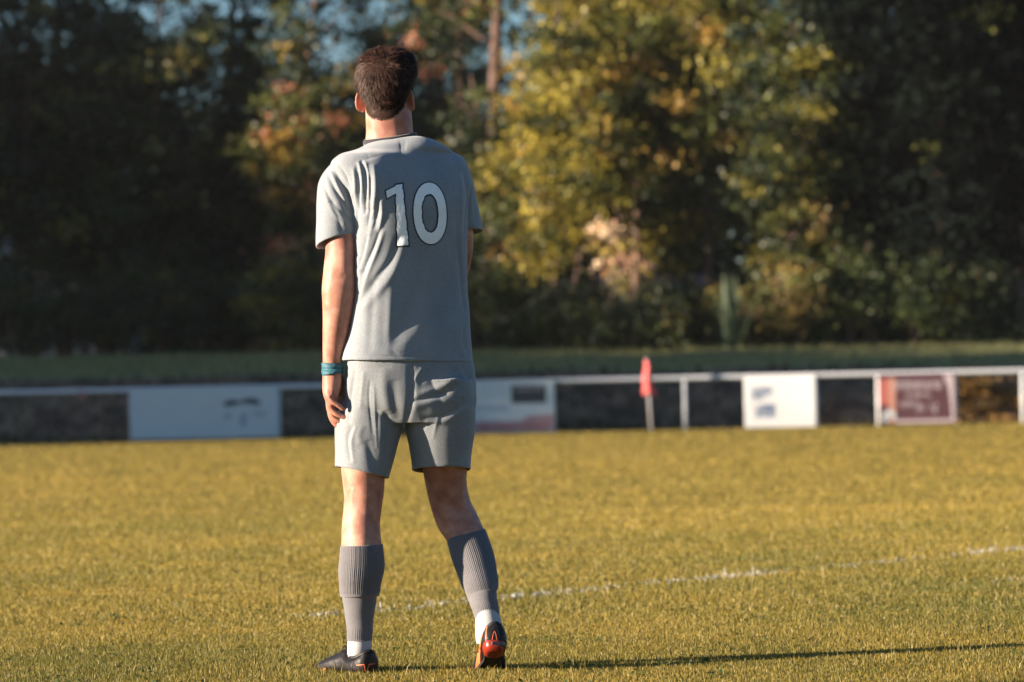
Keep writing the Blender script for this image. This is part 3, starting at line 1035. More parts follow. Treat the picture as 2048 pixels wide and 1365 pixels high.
# ---- materials
def skin_mat():
    m, n, l, b = new_mat('skin')
    tc = n.new('ShaderNodeTexCoord')
    t = n.new('ShaderNodeTexNoise'); t.inputs['Scale'].default_value = 28; t.inputs['Detail'].default_value = 6
    l.new(tc.outputs['Object'], t.inputs['Vector'])
    r = n.new('ShaderNodeValToRGB')
    r.color_ramp.elements[0].position = .35; r.color_ramp.elements[0].color = (.35, .155, .11, 1)
    r.color_ramp.elements[1].position = .65; r.color_ramp.elements[1].color = (.49, .26, .19, 1)
    l.new(t.outputs[0], r.inputs[0])
    tb = n.new('ShaderNodeTexNoise'); tb.inputs['Scale'].default_value = 9; tb.inputs['Detail'].default_value = 5
    l.new(tc.outputs['Object'], tb.inputs['Vector'])
    rb = n.new('ShaderNodeValToRGB'); rb.color_ramp.elements[0].position = .38; rb.color_ramp.elements[0].color = (.82, .70, .70, 1)
    rb.color_ramp.elements[1].position = .62; rb.color_ramp.elements[1].color = (1.08, 1.04, 1.0, 1)
    l.new(tb.outputs[0], rb.inputs[0])
    mb_ = n.new('ShaderNodeMix'); mb_.data_type = 'RGBA'; mb_.blend_type = 'MULTIPLY'; mb_.inputs['Factor'].default_value = 1
    l.new(r.outputs[0], mb_.inputs['A']); l.new(rb.outputs[0], mb_.inputs['B']); l.new(mb_.outputs['Result'], b.inputs['Base Color'])
    b.inputs['Roughness'].default_value = .55
    b.inputs['Specular IOR Level'].default_value = .4
    b.inputs['Subsurface Weight'].default_value = .12
    b.inputs['Subsurface Radius'].default_value = (1, .35, .2)
    b.inputs['Subsurface Scale'].default_value = .012
    t2 = n.new('ShaderNodeTexNoise'); t2.inputs['Scale'].default_value = 260; t2.inputs['Detail'].default_value = 3
    l.new(tc.outputs['Object'], t2.inputs['Vector'])
    bp = n.new('ShaderNodeBump'); bp.inputs['Strength'].default_value = .25; bp.inputs['Distance'].default_value = .002
    l.new(t2.outputs[0], bp.inputs['Height']); l.new(bp.outputs[0], b.inputs['Normal'])
    return m


def cloth_mat(name, c1, c2, scale=420, rough=.85, sheen=.3, bump=.25):
    m, n, l, b = new_mat(name)
    tc = n.new('ShaderNodeTexCoord')
    mp = n.new('ShaderNodeMapping'); mp.inputs['Scale'].default_value = (1, 1, .35)
    l.new(tc.outputs['Object'], mp.inputs['Vector'])
    t = n.new('ShaderNodeTexNoise'); t.inputs['Scale'].default_value = scale; t.inputs['Detail'].default_value = 4
    l.new(mp.outputs[0], t.inputs['Vector'])
    t1 = n.new('ShaderNodeTexNoise'); t1.inputs['Scale'].default_value = 9; t1.inputs['Detail'].default_value = 4
    l.new(tc.outputs['Object'], t1.inputs['Vector'])
    ad = n.new('ShaderNodeMath'); ad.operation = 'MULTIPLY_ADD'; ad.inputs[1].default_value = .35
    l.new(t1.outputs[0], ad.inputs[0])
    sb = n.new('ShaderNodeMath'); sb.operation = 'MULTIPLY'; sb.inputs[1].default_value = .65
    l.new(t.outputs[0], sb.inputs[0]); l.new(sb.outputs[0], ad.inputs[2])
    r = n.new('ShaderNodeValToRGB')
    r.color_ramp.elements[0].position = .36; r.color_ramp.elements[0].color = (*c1, 1)
    r.color_ramp.elements[1].position = .64; r.color_ramp.elements[1].color = (*c2, 1)
    l.new(ad.outputs[0], r.inputs[0]); l.new(r.outputs[0], b.inputs['Base Color'])
    b.inputs['Roughness'].default_value = rough
    b.inputs['Specular IOR Level'].default_value = .3
    b.inputs['Sheen Weight'].default_value = sheen
    bp = n.new('ShaderNodeBump'); bp.inputs['Strength'].default_value = bump; bp.inputs['Distance'].default_value = .001
    l.new(t.outputs[0], bp.inputs['Height']); l.new(bp.outputs[0], b.inputs['Normal'])
    return m


M_skin = skin_mat()
M_shirt = cloth_mat('grey_jersey', (.170, .192, .213), (.245, .270, .296), 420)
M_shorts = cloth_mat('grey_shorts_cloth', (.155, .172, .185), (.228, .245, .262), 380, .7, .2)
M_sock = cloth_mat('mauve_grey_knit', (.100, .098, .105), (.152, .148, .156), 500, .95, .3)
M_wsock = cloth_mat('white_ankle_knit', (.33, .33, .335), (.43, .43, .43), 500, .9, .2)
M_collar = cloth_mat('black_collar_knit', (.012, .012, .018), (.03, .025, .03), 300)
M_num = plain('white_number_print', (.86, .90, .91), .45, .10, 45, .3)
M_outline = plain('navy_number_outline', (.015, .022, .035), .6, .1, 30)
M_band = plain('blue_wristband', (.022, .105, .14), .65, .25, 60, .4)
M_hair = plain('dark_brown_hair', (.026, .013, .009), .8, .3, 90, .1, spec=.1)
M_strand = leafy('hair_strand', .55, .0, .12)
M_boot = plain('charcoal_boot_leather', (.012, .010, .011), .5, .3, 50, .3, spec=.3)
M_sole = plain('dark_boot_sole', (.012, .012, .014), .5, .3, 50, .3)
M_orange = plain('orange_boot_line', (.80, .17, .05), .45, .1, 40)
M_plate = plain('glossy_red_stud_plate', (.22, .024, .011), .25, .35, 60)
M_eye = plain('eye', (.7, .7, .7), .2, .02, 10)
M_lace = plain('black_lace', (.02, .02, .022), .7, .2, 50)

person = empty('person', ground_at(800, 1350))
tag(person, 'football player seen from behind in grey kit with number 10, walking on the grass', 'person')

# ---- body ----------------------------------------------------------
TH = 22
parts = []
# torso and pelvis, kept under the clothes
parts.append(loft([lr(744, 812, 290, .050, .028), lr(728, 858, 304, .062, .022), lr(702, 896, 326, .070, .015, TH), lr(694, 912, 352, .078, .01, TH),
                   lr(706, 918, 400, .086, .004, TH), lr(714, 918, 470, .086, .002, TH), lr(718, 918, 560, .080, .004, TH), lr(714, 922, 640, .082, .004, TH),
                   lr(707, 928, 720, .090, 0, 18), lr(706, 932, 780, .092, 0, 12), lr(722, 920, 835, .075, .0)], p=2.2))
# neck
parts.append(loft([sec(781, 300, .028, 54, .062), sec(780, 282, .03, 49.5, .06), sec(779, 262, .028, 47, .058), sec(778, 240, .026, 46.5, .060), sec(776, 215, .03, 45, .062), sec(776, 195, .03, 40, .06)], sub=4))
# head
YAW = math.radians(14)
HC = Q(775, 165, .035)
er, ef, eu = Vector((math.cos(YAW), -math.sin(YAW), 0)), Vector((math.sin(YAW), math.cos(YAW), 0)), Vector((0, 0, 1))
HR = Matrix((er, ef, eu)).transposed()


def H(r, f, u):
    return HC + er * r + ef * f + eu * u


def hell(r, f, u, a, b, c, rot=None):
    R = HR if rot is None else HR @ rot
    parts.append(ellipsoid(H(r, f, u), (a, b, c), R))


hell(0, 0, .003, .0745, .097, .083)
hell(0, -.018, -.030, .067, .072, .062)
hell(0, .035, -.045, .064, .058, .070)
hell(0, .045, -.095, .048, .048, .034)
hell(0, .080, -.112, .022, .018, .018)
hell(0, .094, -.038, .011, .012, .026)
hell(0, .104, -.055, .014, .014, .010)
hell(0, .088, -.084, .024, .010, .007)
hell(0, .086, -.092, .021, .010, .007)
hell(-.033, .084, -.012, .022, .012, .008)
hell(.033, .084, -.012, .022, .012, .008)
# ears: a tilted shell with a rim and a lobe each
for s, lat, ht in ((-1, .082, .032), (1, .072, .034)):
    rot = Matrix.Rotation(s * math.radians(28), 3, 'Z') @ Matrix.Rotation(s * math.radians(-12), 3, 'Y')
    hell(s * lat, -.004, -.052, .0055, .019, ht, rot)
    hell(s * (lat + .006), -.014, -.048, .0042, .009, ht * .78, rot)
    hell(s * (lat - .004), .004, -.052 - ht * .72, .006, .009, .011)
    hell(s * (lat - .010), .008, -.052, .010, .014, ht * .85)

# arms
armL = [sec(700, 345, -0.035, 30, .05), sec(684, 385, -0.043, 28, .044), sec(681, 440, -0.051, 29, .046), sec(682.5, 478, -0.055, 31, .05), sec(682.5, 506, -0.06, 31.8, .049),
        sec(680.5, 541, -0.065, 33.5, .048), sec(679, 577, -0.07, 35, .047), sec(678.5, 605, -0.065, 33.2, .045), sec(675.5, 636, -0.059, 29.8, .041),
        sec(669.5, 680, -0.049, 24.2, .034), sec(664.8, 722, -0.039, 19.3, .027), sec(664.5, 740, -0.035, 18.8, .026)]
parts.append(loft(armL))
parts.append(loft([sec(664.5, 732, -0.05, 19, .026), sec(664.5, 754, -0.05, 19.5, .030), sec(664, 774, -0.05, 19.2, .036, -4), sec(662, 790, -0.05, 16.5, .040, -12), sec(661, 803, -0.049, 12, .040, -20), sec(663, 812, -0.048, 8, .036, -30)], sub=5, p=2.2))
for kk in ([(658, 793, -0.0876, 8.6), (664, 803, -0.09, 8.0), (675, 810, -0.0892, 7.4), (686.5, 819, -0.086, 6.2)],
           [(656, 797, -0.0708, 9.4), (660, 813, -0.0724, 8.9), (672, 828, -0.0724, 8.2), (692.5, 836, -0.07, 6.9)],
           [(657, 800, -0.0532, 9.6), (660, 823, -0.0532, 9.0), (673, 840, -0.0524, 8.3), (694.5, 846, -0.0508, 7.0)],
           [(659, 802, -0.0364, 9.4), (661, 830, -0.0348, 8.8), (670, 848, -0.0348, 8.1), (685.5, 859, -0.0348, 6.9)]):
    parts.append(chain([Q(a, b_, c) for a, b_, c, _ in kk], [r * .001 for *_, r in kk]))
parts.append(chain([Q(671, 748, -.035), Q(681, 768, -.026), Q(687.5, 788, -.024), Q(690, 810, -.028)], [.017, .0145, .0112, .0088]))
armR = [sec(898, 345, 0.035, 30, .05), sec(908, 400, 0.055, 31, .05), sec(917, 455, 0.085, 29.5, .05), sec(918.5, 480, 0.097, 28.5, .049), sec(916.5, 510, 0.12, 28.5, .048), sec(910, 545, 0.155, 28, .048),
        sec(900, 575, 0.195, 27, .045, 10), sec(880, 598, 0.255, 24, .04, 20), sec(855, 615, 0.315, 20, .034, 30), sec(838, 625, 0.355, 17, .028, 35)]
parts.append(loft(armR))
parts.append(loft([sec(842, 622, .31, 17, .026, 35), sec(825, 632, .33, 24, .022, 40), sec(808, 642, .345, 26, .017, 40)], sub=5, p=2.3))
for k in range(4):
    a = Q(812 + 8 * k - 10, 632 + k * 7, .345)
    parts.append(chain([a, a + Vector((-.03, .012, -.008)), a + Vector((-.05, .004, -.022)), a + Vector((-.058, -.008, -.036))], [.009, .0085, .0078, .0065]))
parts.append(chain([Q(832, 618, .33), Q(818, 610, .35), Q(806, 612, .36), Q(796, 618, .362)], [.014, .012, .0105, .0085]))
# legs
legL = [sec(754, 760, 0, 56, .080), sec(744, 830, .0, 54, .082), sec(731, 900, .0, 50, .08), sec(727, 941, .0, 44.5, .074), sec(727.8, 985, .003, 40.3, .066), sec(725.3, 1018, .004, 38.3, .062), sec(722, 1050, -.003, 38.2, .062),
        sec(723, 1093, -.014, 40.3, .064), sec(722.8, 1130, -.016, 41.5, .062), sec(720, 1180, -.008, 36, .054), sec(719, 1225, .002, 28.5, .044), sec(719.5, 1270, .008, 22.8, .038), sec(719, 1298, .010, 21, .033), sec(718, 1318, .014, 15, .02), sec(716, 1334, .014, 13, .018)]
parts.append(loft(legL))
legR = [sec(870, 760, 0, 54, .080), sec(877, 830, .027, 54, .080), sec(884, 900, .06, 50, .078), sec(889.5, 937, .08, 45.2, .072), sec(892.5, 969, .10, 41.6, .066, 3), sec(901, 1008, .12, 40.5, .062, 10), sec(915, 1042, .118, 42, .062, 17),
        sec(932, 1074, .098, 38.8, .062, 19), sec(946, 1112, .065, 37.8, .06, 19), sec(955, 1150, .032, 31.5, .050, 18), sec(965, 1190, -.004, 24.5, .038, 17), sec(973, 1226, -.034, 21, .034, 12), sec(980, 1256, -.045, 24, .038, 8), sec(984, 1280, -.05, 26, .036, 5)]
parts.append(loft(legR))
body_me = fuse('body', parts, .0032, 2, .5)
# muscle and joint modelling on the visible skin
v, nn = get_vn(body_me)
px, py = project(v)
hgt = fold_field(px, py, [
    ([(742, 238), (748, 262), (750, 284)], 5, 1.6), ([(806, 236), (812, 256), (826, 270)], 4, 2.2), ([(776, 236), (778, 262), (780, 284)], 7, -1.4),
    ([(690, 985), (703, 1010), (697, 1040)], 6, -2.0), ([(752, 985), (750, 1015), (748, 1040)], 5, 3.0), ([(706, 975), (704, 1000), (702, 1040)], 4, 2.5),
    ([(715, 1022), (735, 1030), (752, 1022)], 4, -1.6), ([(716, 1070), (724, 1095), (722, 1110)], 10, 2.0),
    ([(868, 985), (880, 1015), (900, 1040)], 6, 2.5), ([(922, 985), (930, 1010), (945, 1030)], 6, 2.5), ([(890, 1000), (908, 1018), (925, 1028)], 6, -2.5),
    ([(668, 545), (678, 556), (692, 552)], 6, -2.0), ([(660, 560), (655, 590), (655, 620)], 6, 2.2), ([(685, 500), (690, 530), (688, 548)], 8, 1.8), ([(692, 590), (688, 630), (676, 690)], 5, -1.4),
    ([(678, 752), (673, 768), (671, 790)], 3, -2.4),
    ([(658, 775), (661, 790), (663, 798)], 2.0, -1.2)])
hgt *= (nn[:, 1] < .25)
set_v(body_me, v + nn * hgt[:, None])
body = child('body', body_me, M_skin, person, True)
for s in (-1, 1):
    e = bpy.data.meshes.new('eye'); ev, efc = ellipsoid(H(s * .031, .078, -.024), (.012, .012, .012)); e.from_pydata(ev, [], efc)
    child('eye', e, M_eye, person, True)

# ---- shirt ---------------------------------------------------------
TS = 27
torso = loft([lr(752, 806, 276, .040, .03, tilt=8), lr(734, 828, 280, .062, .028, tilt=8), lr(727, 848, 283, .068, .022, tilt=7), lr(714, 872, 290, .074, .014, 4, tilt=5), lr(698, 893, 299, .080, .008, 8, tilt=2), lr(682, 910, 310, .088, .002, TS), lr(667, 926, 324, .096, 0, TS),
              lr(668, 935, 342, .104, -.002, TS), lr(683, 938, 372, .114, -.004, TS), lr(697, 934, 415, .12, -.004, TS), lr(703, 932, 460, .118, -.002, TS), lr(705, 931, 520, .111, .0, TS),
              lr(705, 932, 577, .107, 0, TS), lr(704, 936, 620, .108, 0, TS), lr(697, 939, 665, .112, 0, 21), lr(687.5, 941.5, 700, .116, 0, 20), lr(684, 944, 722, .118, 0, 19, tilt=-2.0)], n=96, p=2.35, cup=.05)


def fan(o_, i_, d, hd, k=0):
    """ring spanning from an outer to an inner silhouette point (left to right in the photo)"""
    l_, r_ = (o_, i_) if o_[0] < i_[0] else (i_, o_)
    dx, dy = r_[0] - l_[0], r_[1] - l_[1]
    return sec((l_[0] + r_[0]) / 2, (l_[1] + r_[1]) / 2, d, math.hypot(dx, dy) / 2, hd, math.degrees(math.atan2(-dy, dx)), k)


slL = loft([fan((712, 302), (735, 352), -0.032, .055), fan((688, 309), (728, 376), -0.034, .070), fan((656, 334), (722, 398), -0.036, .074), fan((638, 364), (717, 418), -0.038, .072), fan((633.5, 402), (715.5, 440), -0.042, .069, 3), fan((632.5, 445), (715, 458), -0.046, .066, 7), fan((632, 494), (715, 473), -0.05, .063, 12)], n=72, cup=.05)
slR = loft([fan((880, 296), (862, 350), 0.063, .045), fan((905, 303), (868, 372), 0.058, .060), fan((929, 318), (874, 392), 0.054, .074), fan((942, 350), (878, 412), 0.062, .072), fan((951, 385), (880, 435), 0.076, .069, 2), fan((959.5, 425), (881, 453), 0.09, .066, 4), fan((967, 462), (881, 468), 0.1, .063, 8)], n=72, cup=.05)
shirt_me = fuse('shirt', [torso, slL, slR], .0025, 3, .5)
v, nn = get_vn(shirt_me)
px, py = project(v)
# broad forms first: shoulder blades, spine hollow, small of the back
form = fold_field(px, py, [
    ([(735, 320), (748, 370), (742, 420)], 20, 10), ([(868, 330), (880, 365), (872, 420)], 26, 3), ([(800, 290), (806, 400), (812, 560)], 18, -3.5),
    ([(820, 560), (818, 640), (816, 700)], 28, -3), ([(735, 305), (775, 292), (800, 288)], 12, 4), ([(860, 296), (830, 285), (812, 284)], 9, 3)])
folds = fold_field(px, py, [
    # gathers at the left shoulder blade
    ([(713, 328), (719, 365), (718, 405), (716, 430)], 3.2, -7), ([(722, 322), (731, 345), (734, 385), (730, 432)], 3.2, -8),
    ([(734, 330), (741, 365), (741, 412), (735, 455)], 3.0, -5.5), ([(727, 320), (737, 350), (738, 400)], 2.6, 5), ([(716, 322), (724, 362), (724, 410)], 2.6, 5), ([(746, 330), (751, 380), (745, 440)], 4, 4),
    ([(706, 335), (711, 370), (711, 420), (712, 455)], 3, 5), ([(757, 395), (755, 425), (748, 460)], 3.0, -4), ([(763, 400), (764, 430), (757, 465)], 3.0, 4.5),
    # sleeve folds fanning out from the shoulder seam
    ([(655, 345), (666, 372), (684, 400), (702, 430)], 3.2, -6), ([(668, 338), (682, 365), (697, 395), (706, 430)], 3, -6.5), ([(645, 360), (656, 392), (680, 422), (704, 448)], 4, -4.5),
    ([(676, 330), (692, 355), (702, 390)], 2.6, -5), ([(661, 342), (675, 372), (692, 404)], 2.6, 4.5), ([(648, 380), (664, 420), (690, 452)], 4, 4),
    ([(655, 405), (676, 435), (684, 466)], 4, -3.5), ([(668, 405), (688, 440), (700, 468)], 4, 3.5),
    ([(707, 385), (712, 425), (716, 470)], 3.2, -8),
    # drags from the armpit down across the back
    ([(762, 455), (748, 495), (730, 535), (716, 590)], 3.2, -5.5), ([(768, 460), (755, 500), (738, 545), (722, 598)], 4, 4.5), ([(748, 440), (735, 490), (724, 530)], 4, 4),
    ([(800, 470), (782, 520), (752, 560), (716, 610)], 5, -5), ([(812, 480), (790, 540), (760, 580), (720, 625)], 6, 4), ([(736, 470), (727, 505), (718, 540)], 3.5, -5),
    ([(716, 512), (719, 535), (716, 556)], 5, 5), ([(727, 545), (721, 565), (716, 585)], 4, 5),
    ([(845, 500), (835, 575), (812, 640), (770, 700)], 11, -3.5), ([(860, 590), (835, 660), (790, 705)], 10, 2.5), ([(782, 560), (778, 640), (776, 712)], 6, 2.2), ([(748, 560), (744, 620), (738, 712)], 6, -2.5),
    # long soft verticals
    ([(858, 500), (860, 580), (862, 700)], 8, 1.6), ([(880, 500), (884, 590), (890, 700)], 7, -2), ([(905, 500), (908, 590), (912, 712)], 5, 3), ([(866, 640), (858, 685), (852, 718)], 7, 1.0),
    ([(912, 420), (914, 470), (920, 540), (926, 620)], 4, -3.5), ([(925, 410), (921, 460), (924, 540)], 3, 3.5), ([(921, 500), (925, 570), (931, 640)], 3, -3.5), ([(930, 640), (928, 680), (938, 715)], 3.5, -4),
    # right sleeve and armhole
    ([(926, 348), (936, 385), (934, 420), (928, 468)], 3.4, -7), ([(921, 350), (922, 390), (920, 430)], 3.4, 4), ([(938, 352), (944, 395), (940, 440)], 4, 3), ([(942, 385), (950, 420), (952, 455)], 3, -2.5), ([(947, 440), (950, 455), (954, 462)], 4, 2),
    # collar yoke
    ([(735, 306), (775, 299), (812, 296)], 4.6, -2)])
rough_n = np.array([noise.noise(Vector((a * 14, b_ * 14, c * 5))) + .5 * noise.noise(Vector((a * 34, b_ * 34, c * 12))) for a, b_, c in v])
edge_fade = np.clip((py - 276) / 14, 0, 1)
d_all = (form + folds * 1.1) * (nn[:, 1] < .3) * edge_fade + rough_n * .0011
# front of the shirt: simple hanging folds of its own
front = nn[:, 1] > .2
d_all += front * .003 * np.sin(v[:, 0] * 55 + 2 * np.sin(v[:, 2] * 6)) * edge_fade
# stitched hem lines
hem_y = 722 - (px - 684) / 260 * -6
d_all -= .0011 * np.exp(-((py - (hem_y - 11)) / 1.2) ** 2) * (py > 690)
set_v(shirt_me, v + nn * d_all[:, None])
shirt = child('shirt', shirt_me, M_shirt, person, True)

# BVH for laying prints onto the shirt
def bvh_of(me):
    v, _ = get_vn(me)
    return BVHTree.FromPolygons([tuple(a) for a in v], [tuple(p.vertices) for p in me.polygons])


shirt_bvh = bvh_of(shirt_me)
CAMP = Vector((0, 0, CAMZ))


def onto(bvh, px_, py_, lift):
    d = cam_dir(px_, py_).normalized()
    hit, nrm, _, dist = bvh.ray_cast(CAMP, d)
    if hit is None: return None
    if nrm.dot(d) > 0: nrm = -nrm
    return hit + nrm * lift


def print_shape(name, quads, bvh, lift, mat, parent, thick=.0006, relax=True):
    """quads: (m,n,2) photo-space grid laid on a surface as a thin print"""
    V, F = [], []
    for g in quads:
        g = np.asarray(g); a, b_ = g.shape[:2]; idx = -np.ones((a, b_), int)
        for i in range(a):
            for j in range(b_):
                q = onto(bvh, *g[i, j], lift)
                if q is not None:
                    idx[i, j] = len(V); V.append(tuple(q))
        for i in range(a - 1):
            for j in range(b_ - 1):
                f = (idx[i, j], idx[i, j + 1], idx[i + 1, j + 1], idx[i + 1, j])
                if min(f) >= 0: F.append(f)
    me = bpy.data.meshes.new(name); me.from_pydata(V, [], F)
    bm = bmesh.new(); bm.from_mesh(me); bmesh.ops.remove_doubles(bm, verts=bm.verts, dist=.00004)
    bm.to_mesh(me); bm.free()
    o = child(name, me, mat, parent, True)
    return o


def ring_grid(cx, cy, ro, ri, na=110, nr=7, rot=0.0, wob=0.0, p=2.0):
    g = np.zeros((na + 1, nr, 2))
    for i in range(na + 1):
        t = 2 * math.pi * i / na
        ct, st = math.cos(t), math.sin(t)
        ct = math.copysign(abs(ct) ** (2 / p), ct); st = math.copysign(abs(st) ** (2 / p), st)
        wi = wob * (math.sin(9 * t + 1) + .7 * math.sin(17 * t)) * (.35 if math.cos(t) > 0 else 1)
        for j in range(nr):
            u = j / (nr - 1)
            rx = ro[0] * (1 - u) + (ri[0] + wi) * u; ry = ro[1] * (1 - u) + (ri[1] + wi) * u
            x, y = rx * ct, ry * st
            g[i, j] = (cx + x * math.cos(rot) - y * math.sin(rot), cy + x * math.sin(rot) + y * math.cos(rot))
    return g


def quad_grid(a, b, c, d, nu=10, nv=40):
    """a,b top left/right; d,c bottom left/right"""
    u = np.linspace(0, 1, nu)[None, :, None]; w_ = np.linspace(0, 1, nv)[:, None, None]
    a, b, c, d = [np.array(q, float) for q in (a, b, c, d)]
    return (a * (1 - u) + b * u) * (1 - w_) + (d * (1 - u) + c * u) * w_


def wob_x(g, amp=.55):
    g = g.copy(); y = g[..., 1]
    g[..., 0] += amp * (np.sin(y * .23) + .6 * np.sin(y * .61 + 1))
    return g


# the numeral 10, dark outline underneath, white print on top
one_o = [wob_x(quad_grid((788.4, 368), (806.6, 365.4), (819.8, 493.6), (791.4, 495.6), 9, 60)), quad_grid((768.5, 381), (797, 367.3), (797, 387), (772.5, 400.5), 10, 12)]
one_w = [wob_x(quad_grid((790.5, 371), (804, 369), (816.8, 490.5), (795, 492), 9, 60)), quad_grid((771.5, 382.5), (796, 370.3), (796, 385), (774, 396.8), 10, 12)]
num = print_shape('shirt_number_outline', one_o + [ring_grid(859.5, 427.2, (35.2, 63.6), (13.9, 35.6), rot=-.045, wob=.5, p=2.15)], shirt_bvh, .0012, M_outline, shirt)
print_shape('shirt_number', one_w + [ring_grid(859.5, 427.2, (32.6, 61.0), (16.8, 38.6), rot=-.045, wob=.5, p=2.15)], shirt_bvh, .0022, M_num, shirt)

# collar: black band round the neck opening
cp = []
V, F = [], []
NC = 72
for i in range(NC):
    a = 2 * math.pi * i / NC
    x = 780.5 + 50.5 * math.cos(a); dd = .028 + .066 * math.sin(a)
    yb = 277.5 - 7.2 * math.cos(a) + (8 * math.sin(a) if math.sin(a) > 0 else -2.0 * math.sin(a))
    for j, (hh, ro) in enumerate(((6.5, 1.06), (1.5, 1.085), (-4.6, 1.05), (-5.6, 1.0), (-5, .96), (4, .98))):
        c = Q(780.5, yb, .028); q = Q(x, yb + hh, dd)
        V.append(((q.x - c.x) * ro + c.x, (q.y - c.y) * ro + c.y, q.z))
for i in range(NC):
    for j in range(6):
        F.append((i * 6 + j, ((i + 1) % NC) * 6 + j, ((i + 1) % NC) * 6 + (j + 1) % 6, i * 6 + (j + 1) % 6))
me = bpy.data.meshes.new('collar'); me.from_pydata(V, [], F)
child('collar', me, M_collar, shirt, True)

# ---- shorts --------------------------------------------------------
hip = loft([lr(700, 938, 700, .105, 0, 18), lr(695, 943.5, 722, .108, 0, 18), lr(692, 949, 752, .112, 0, 17), lr(689, 952, 785, .114, 0, 12), lr(686, 952, 815, .108, .0, 6), lr(700, 940, 846, .085, .0)], n=96, p=2.3)
legSL = loft([sec(746, 760, 0, 56, .104), sec(743, 800, 0, 58, .104), sec(738, 848, 0, 67, .10, -3), sec(732, 885, 0, 63, .096, -8), sec(728, 915, 0, 59, .093, -12), sec(723.5, 945, 0, 55.5, .091, -14, 4)], n=80, cup=.07, p=2.2)
legSR = loft([sec(885, 760, 0, 60, .104), sec(884, 800, .01, 66, .104), sec(881, 850, .025, 70.5, .10), sec(881.5, 890, .04, 64.5, .098), sec(882, 920, .05, 60, .097, 0, 4), sec(883, 940, .055, 59, .096, 0, 7)], n=80, cup=.07, p=2.2)
shorts_me = fuse('shorts', [hip, legSL, legSR], .0025, 3, .5)
v, nn = get_vn(shorts_me)
px, py = project(v)
folds = fold_field(px, py, [
    ([(822, 730), (823, 770), (820, 810), (812, 850)], 4.5, -7), ([(824, 735), (824, 775), (821, 800)], 1.3, 2.2),
    ([(821, 803), (848, 799), (874, 792), (905, 779), (944, 752)], 3.6, -6.5), ([(826, 812), (860, 803), (890, 800), (930, 790)], 6, 4.5), ([(830, 790), (865, 780), (900, 764), (935, 742)], 5, 4.5),
    ([(872, 786), (900, 794), (928, 800)], 4, -4), ([(840, 838), (885, 832), (920, 815), (946, 798)], 4, -3.5), ([(850, 846), (890, 842), (940, 815)], 5, 3), ([(838, 770), (850, 752), (862, 740)], 4, -3), ([(826, 765), (838, 745), (845, 735)], 3, 2.5),
    ([(925, 728), (930, 745), (940, 760)], 3.5, -4), ([(878, 830), (872, 850), (866, 880)], 3, 2), ([(900, 740), (915, 748), (925, 765)], 4, -2.5),
    ([(704, 735), (700, 765), (696, 800)], 4, 4), ([(712, 728), (706, 770), (700, 810), (698, 850)], 4, -4), ([(728, 740), (724, 780), (720, 820)], 4, 3), ([(740, 760), (738, 800), (746, 870)], 2.2, -2.5), ([(748, 770), (750, 830), (754, 900)], 2.5, 2.5),
    ([(762, 820), (762, 870), (762, 950)], 5, 5), ([(772, 820), (774, 870), (772, 950)], 5, -4), ([(735, 880), (742, 910), (750, 945)], 5, -3), ([(706, 850), (696, 880), (702, 925)], 4, -4), ([(713, 850), (703, 885), (708, 930)], 3.5, 3.5), ([(726, 850), (718, 870), (722, 890)], 5, 2.5),
    ([(770, 735), (768, 780), (778, 830)], 8, 4), ([(786, 760), (790, 800), (798, 840)], 7, -3)])
rough_n = np.array([noise.noise(Vector((a * 14, b_ * 14, c * 6 + 9))) + .5 * noise.noise(Vector((a * 36, b_ * 36, c * 14))) for a, b_, c in v])
hemL0 = 946 + (px - 723) * .25; hm_f = np.clip((np.where(px > 812, 941, hemL0) - 4 - py) / 14, 0, 1)
d_all = (folds * .85 * (nn[:, 1] < .3) + rough_n * .0014) * hm_f
d_all += (nn[:, 1] > .2) * .003 * np.sin(v[:, 0] * 60) * hm_f
hemL = 946 + (px - 723) * .25; hemR = 941 + (px - 883) * .0
isR = px > 812
d_all -= .0012 * np.exp(-((py - (np.where(isR, hemR - 9, hemL - 9))) / 1.2) ** 2) * (py > 900)
set_v(shorts_me, v + nn * d_all[:, None])
shorts = child('shorts', shorts_me, M_shorts, person, True)

# ---- socks ---------------------------------------------------------
def ribs(nr, amp, t0, t1, fold=None, seedn=0):
    def f(t, a):
        k = np.clip((t - t0) / .03, 0, 1) * np.clip((t1 - t) / .03, 0, 1)
        r = 1 + amp * k * np.sin(a * 2 * np.pi * nr)
        r = r + .010 * np.sin(t * 23 + 2 * np.sin(a * 6.28 + seedn)) * (t > .08)
        return r
    return f


def tubepart(name, secs, mat, parent, radf=None, n=240, sub=10):
    V, F = loft(secs, n=n, sub=sub, radf=radf, open_ends=True)
    me = bpy.data.meshes.new(name); me.from_pydata(V, [], F)
    bm = bmesh.new(); bm.from_mesh(me); bmesh.ops.recalc_face_normals(bm, faces=bm.faces); bm.to_mesh(me); bm.free()
    o = child(name, me, mat, parent, True)
    return o


sL = tubepart('football_sock', [sec(723.3, 1092, -.014, 40.0, .063, 1), sec(723.3, 1093, -.014, 42.2, .066, 1), sec(723.5, 1128, -.016, 45.0, .068), sec(721.5, 1155, -.013, 43.6, .064), sec(720, 1174, -.010, 40.5, .060), sec(719.5, 1188, -.007, 39.4, .058, 0), sec(719.5, 1192.5, -.006, 38.8, .057), sec(719.5, 1193.5, -.006, 34.0, .051)],
              M_sock, person, ribs(70, .020, .10, .72))
tubepart('sock_foot', [sec(719.2, 1184, -.007, 33.5, .051), sec(719.2, 1198, -.004, 34.3, .051), sec(719, 1222, .002, 30.6, .046), sec(719.2, 1250, .006, 26.8, .042), sec(719.3, 1276, .008, 25.2, .040), sec(719.3, 1281, .008, 24.8, .040), sec(719.3, 1281.5, .008, 22.8, .038)],
         M_sock, sL, ribs(46, .013, .52, .93, seedn=2))
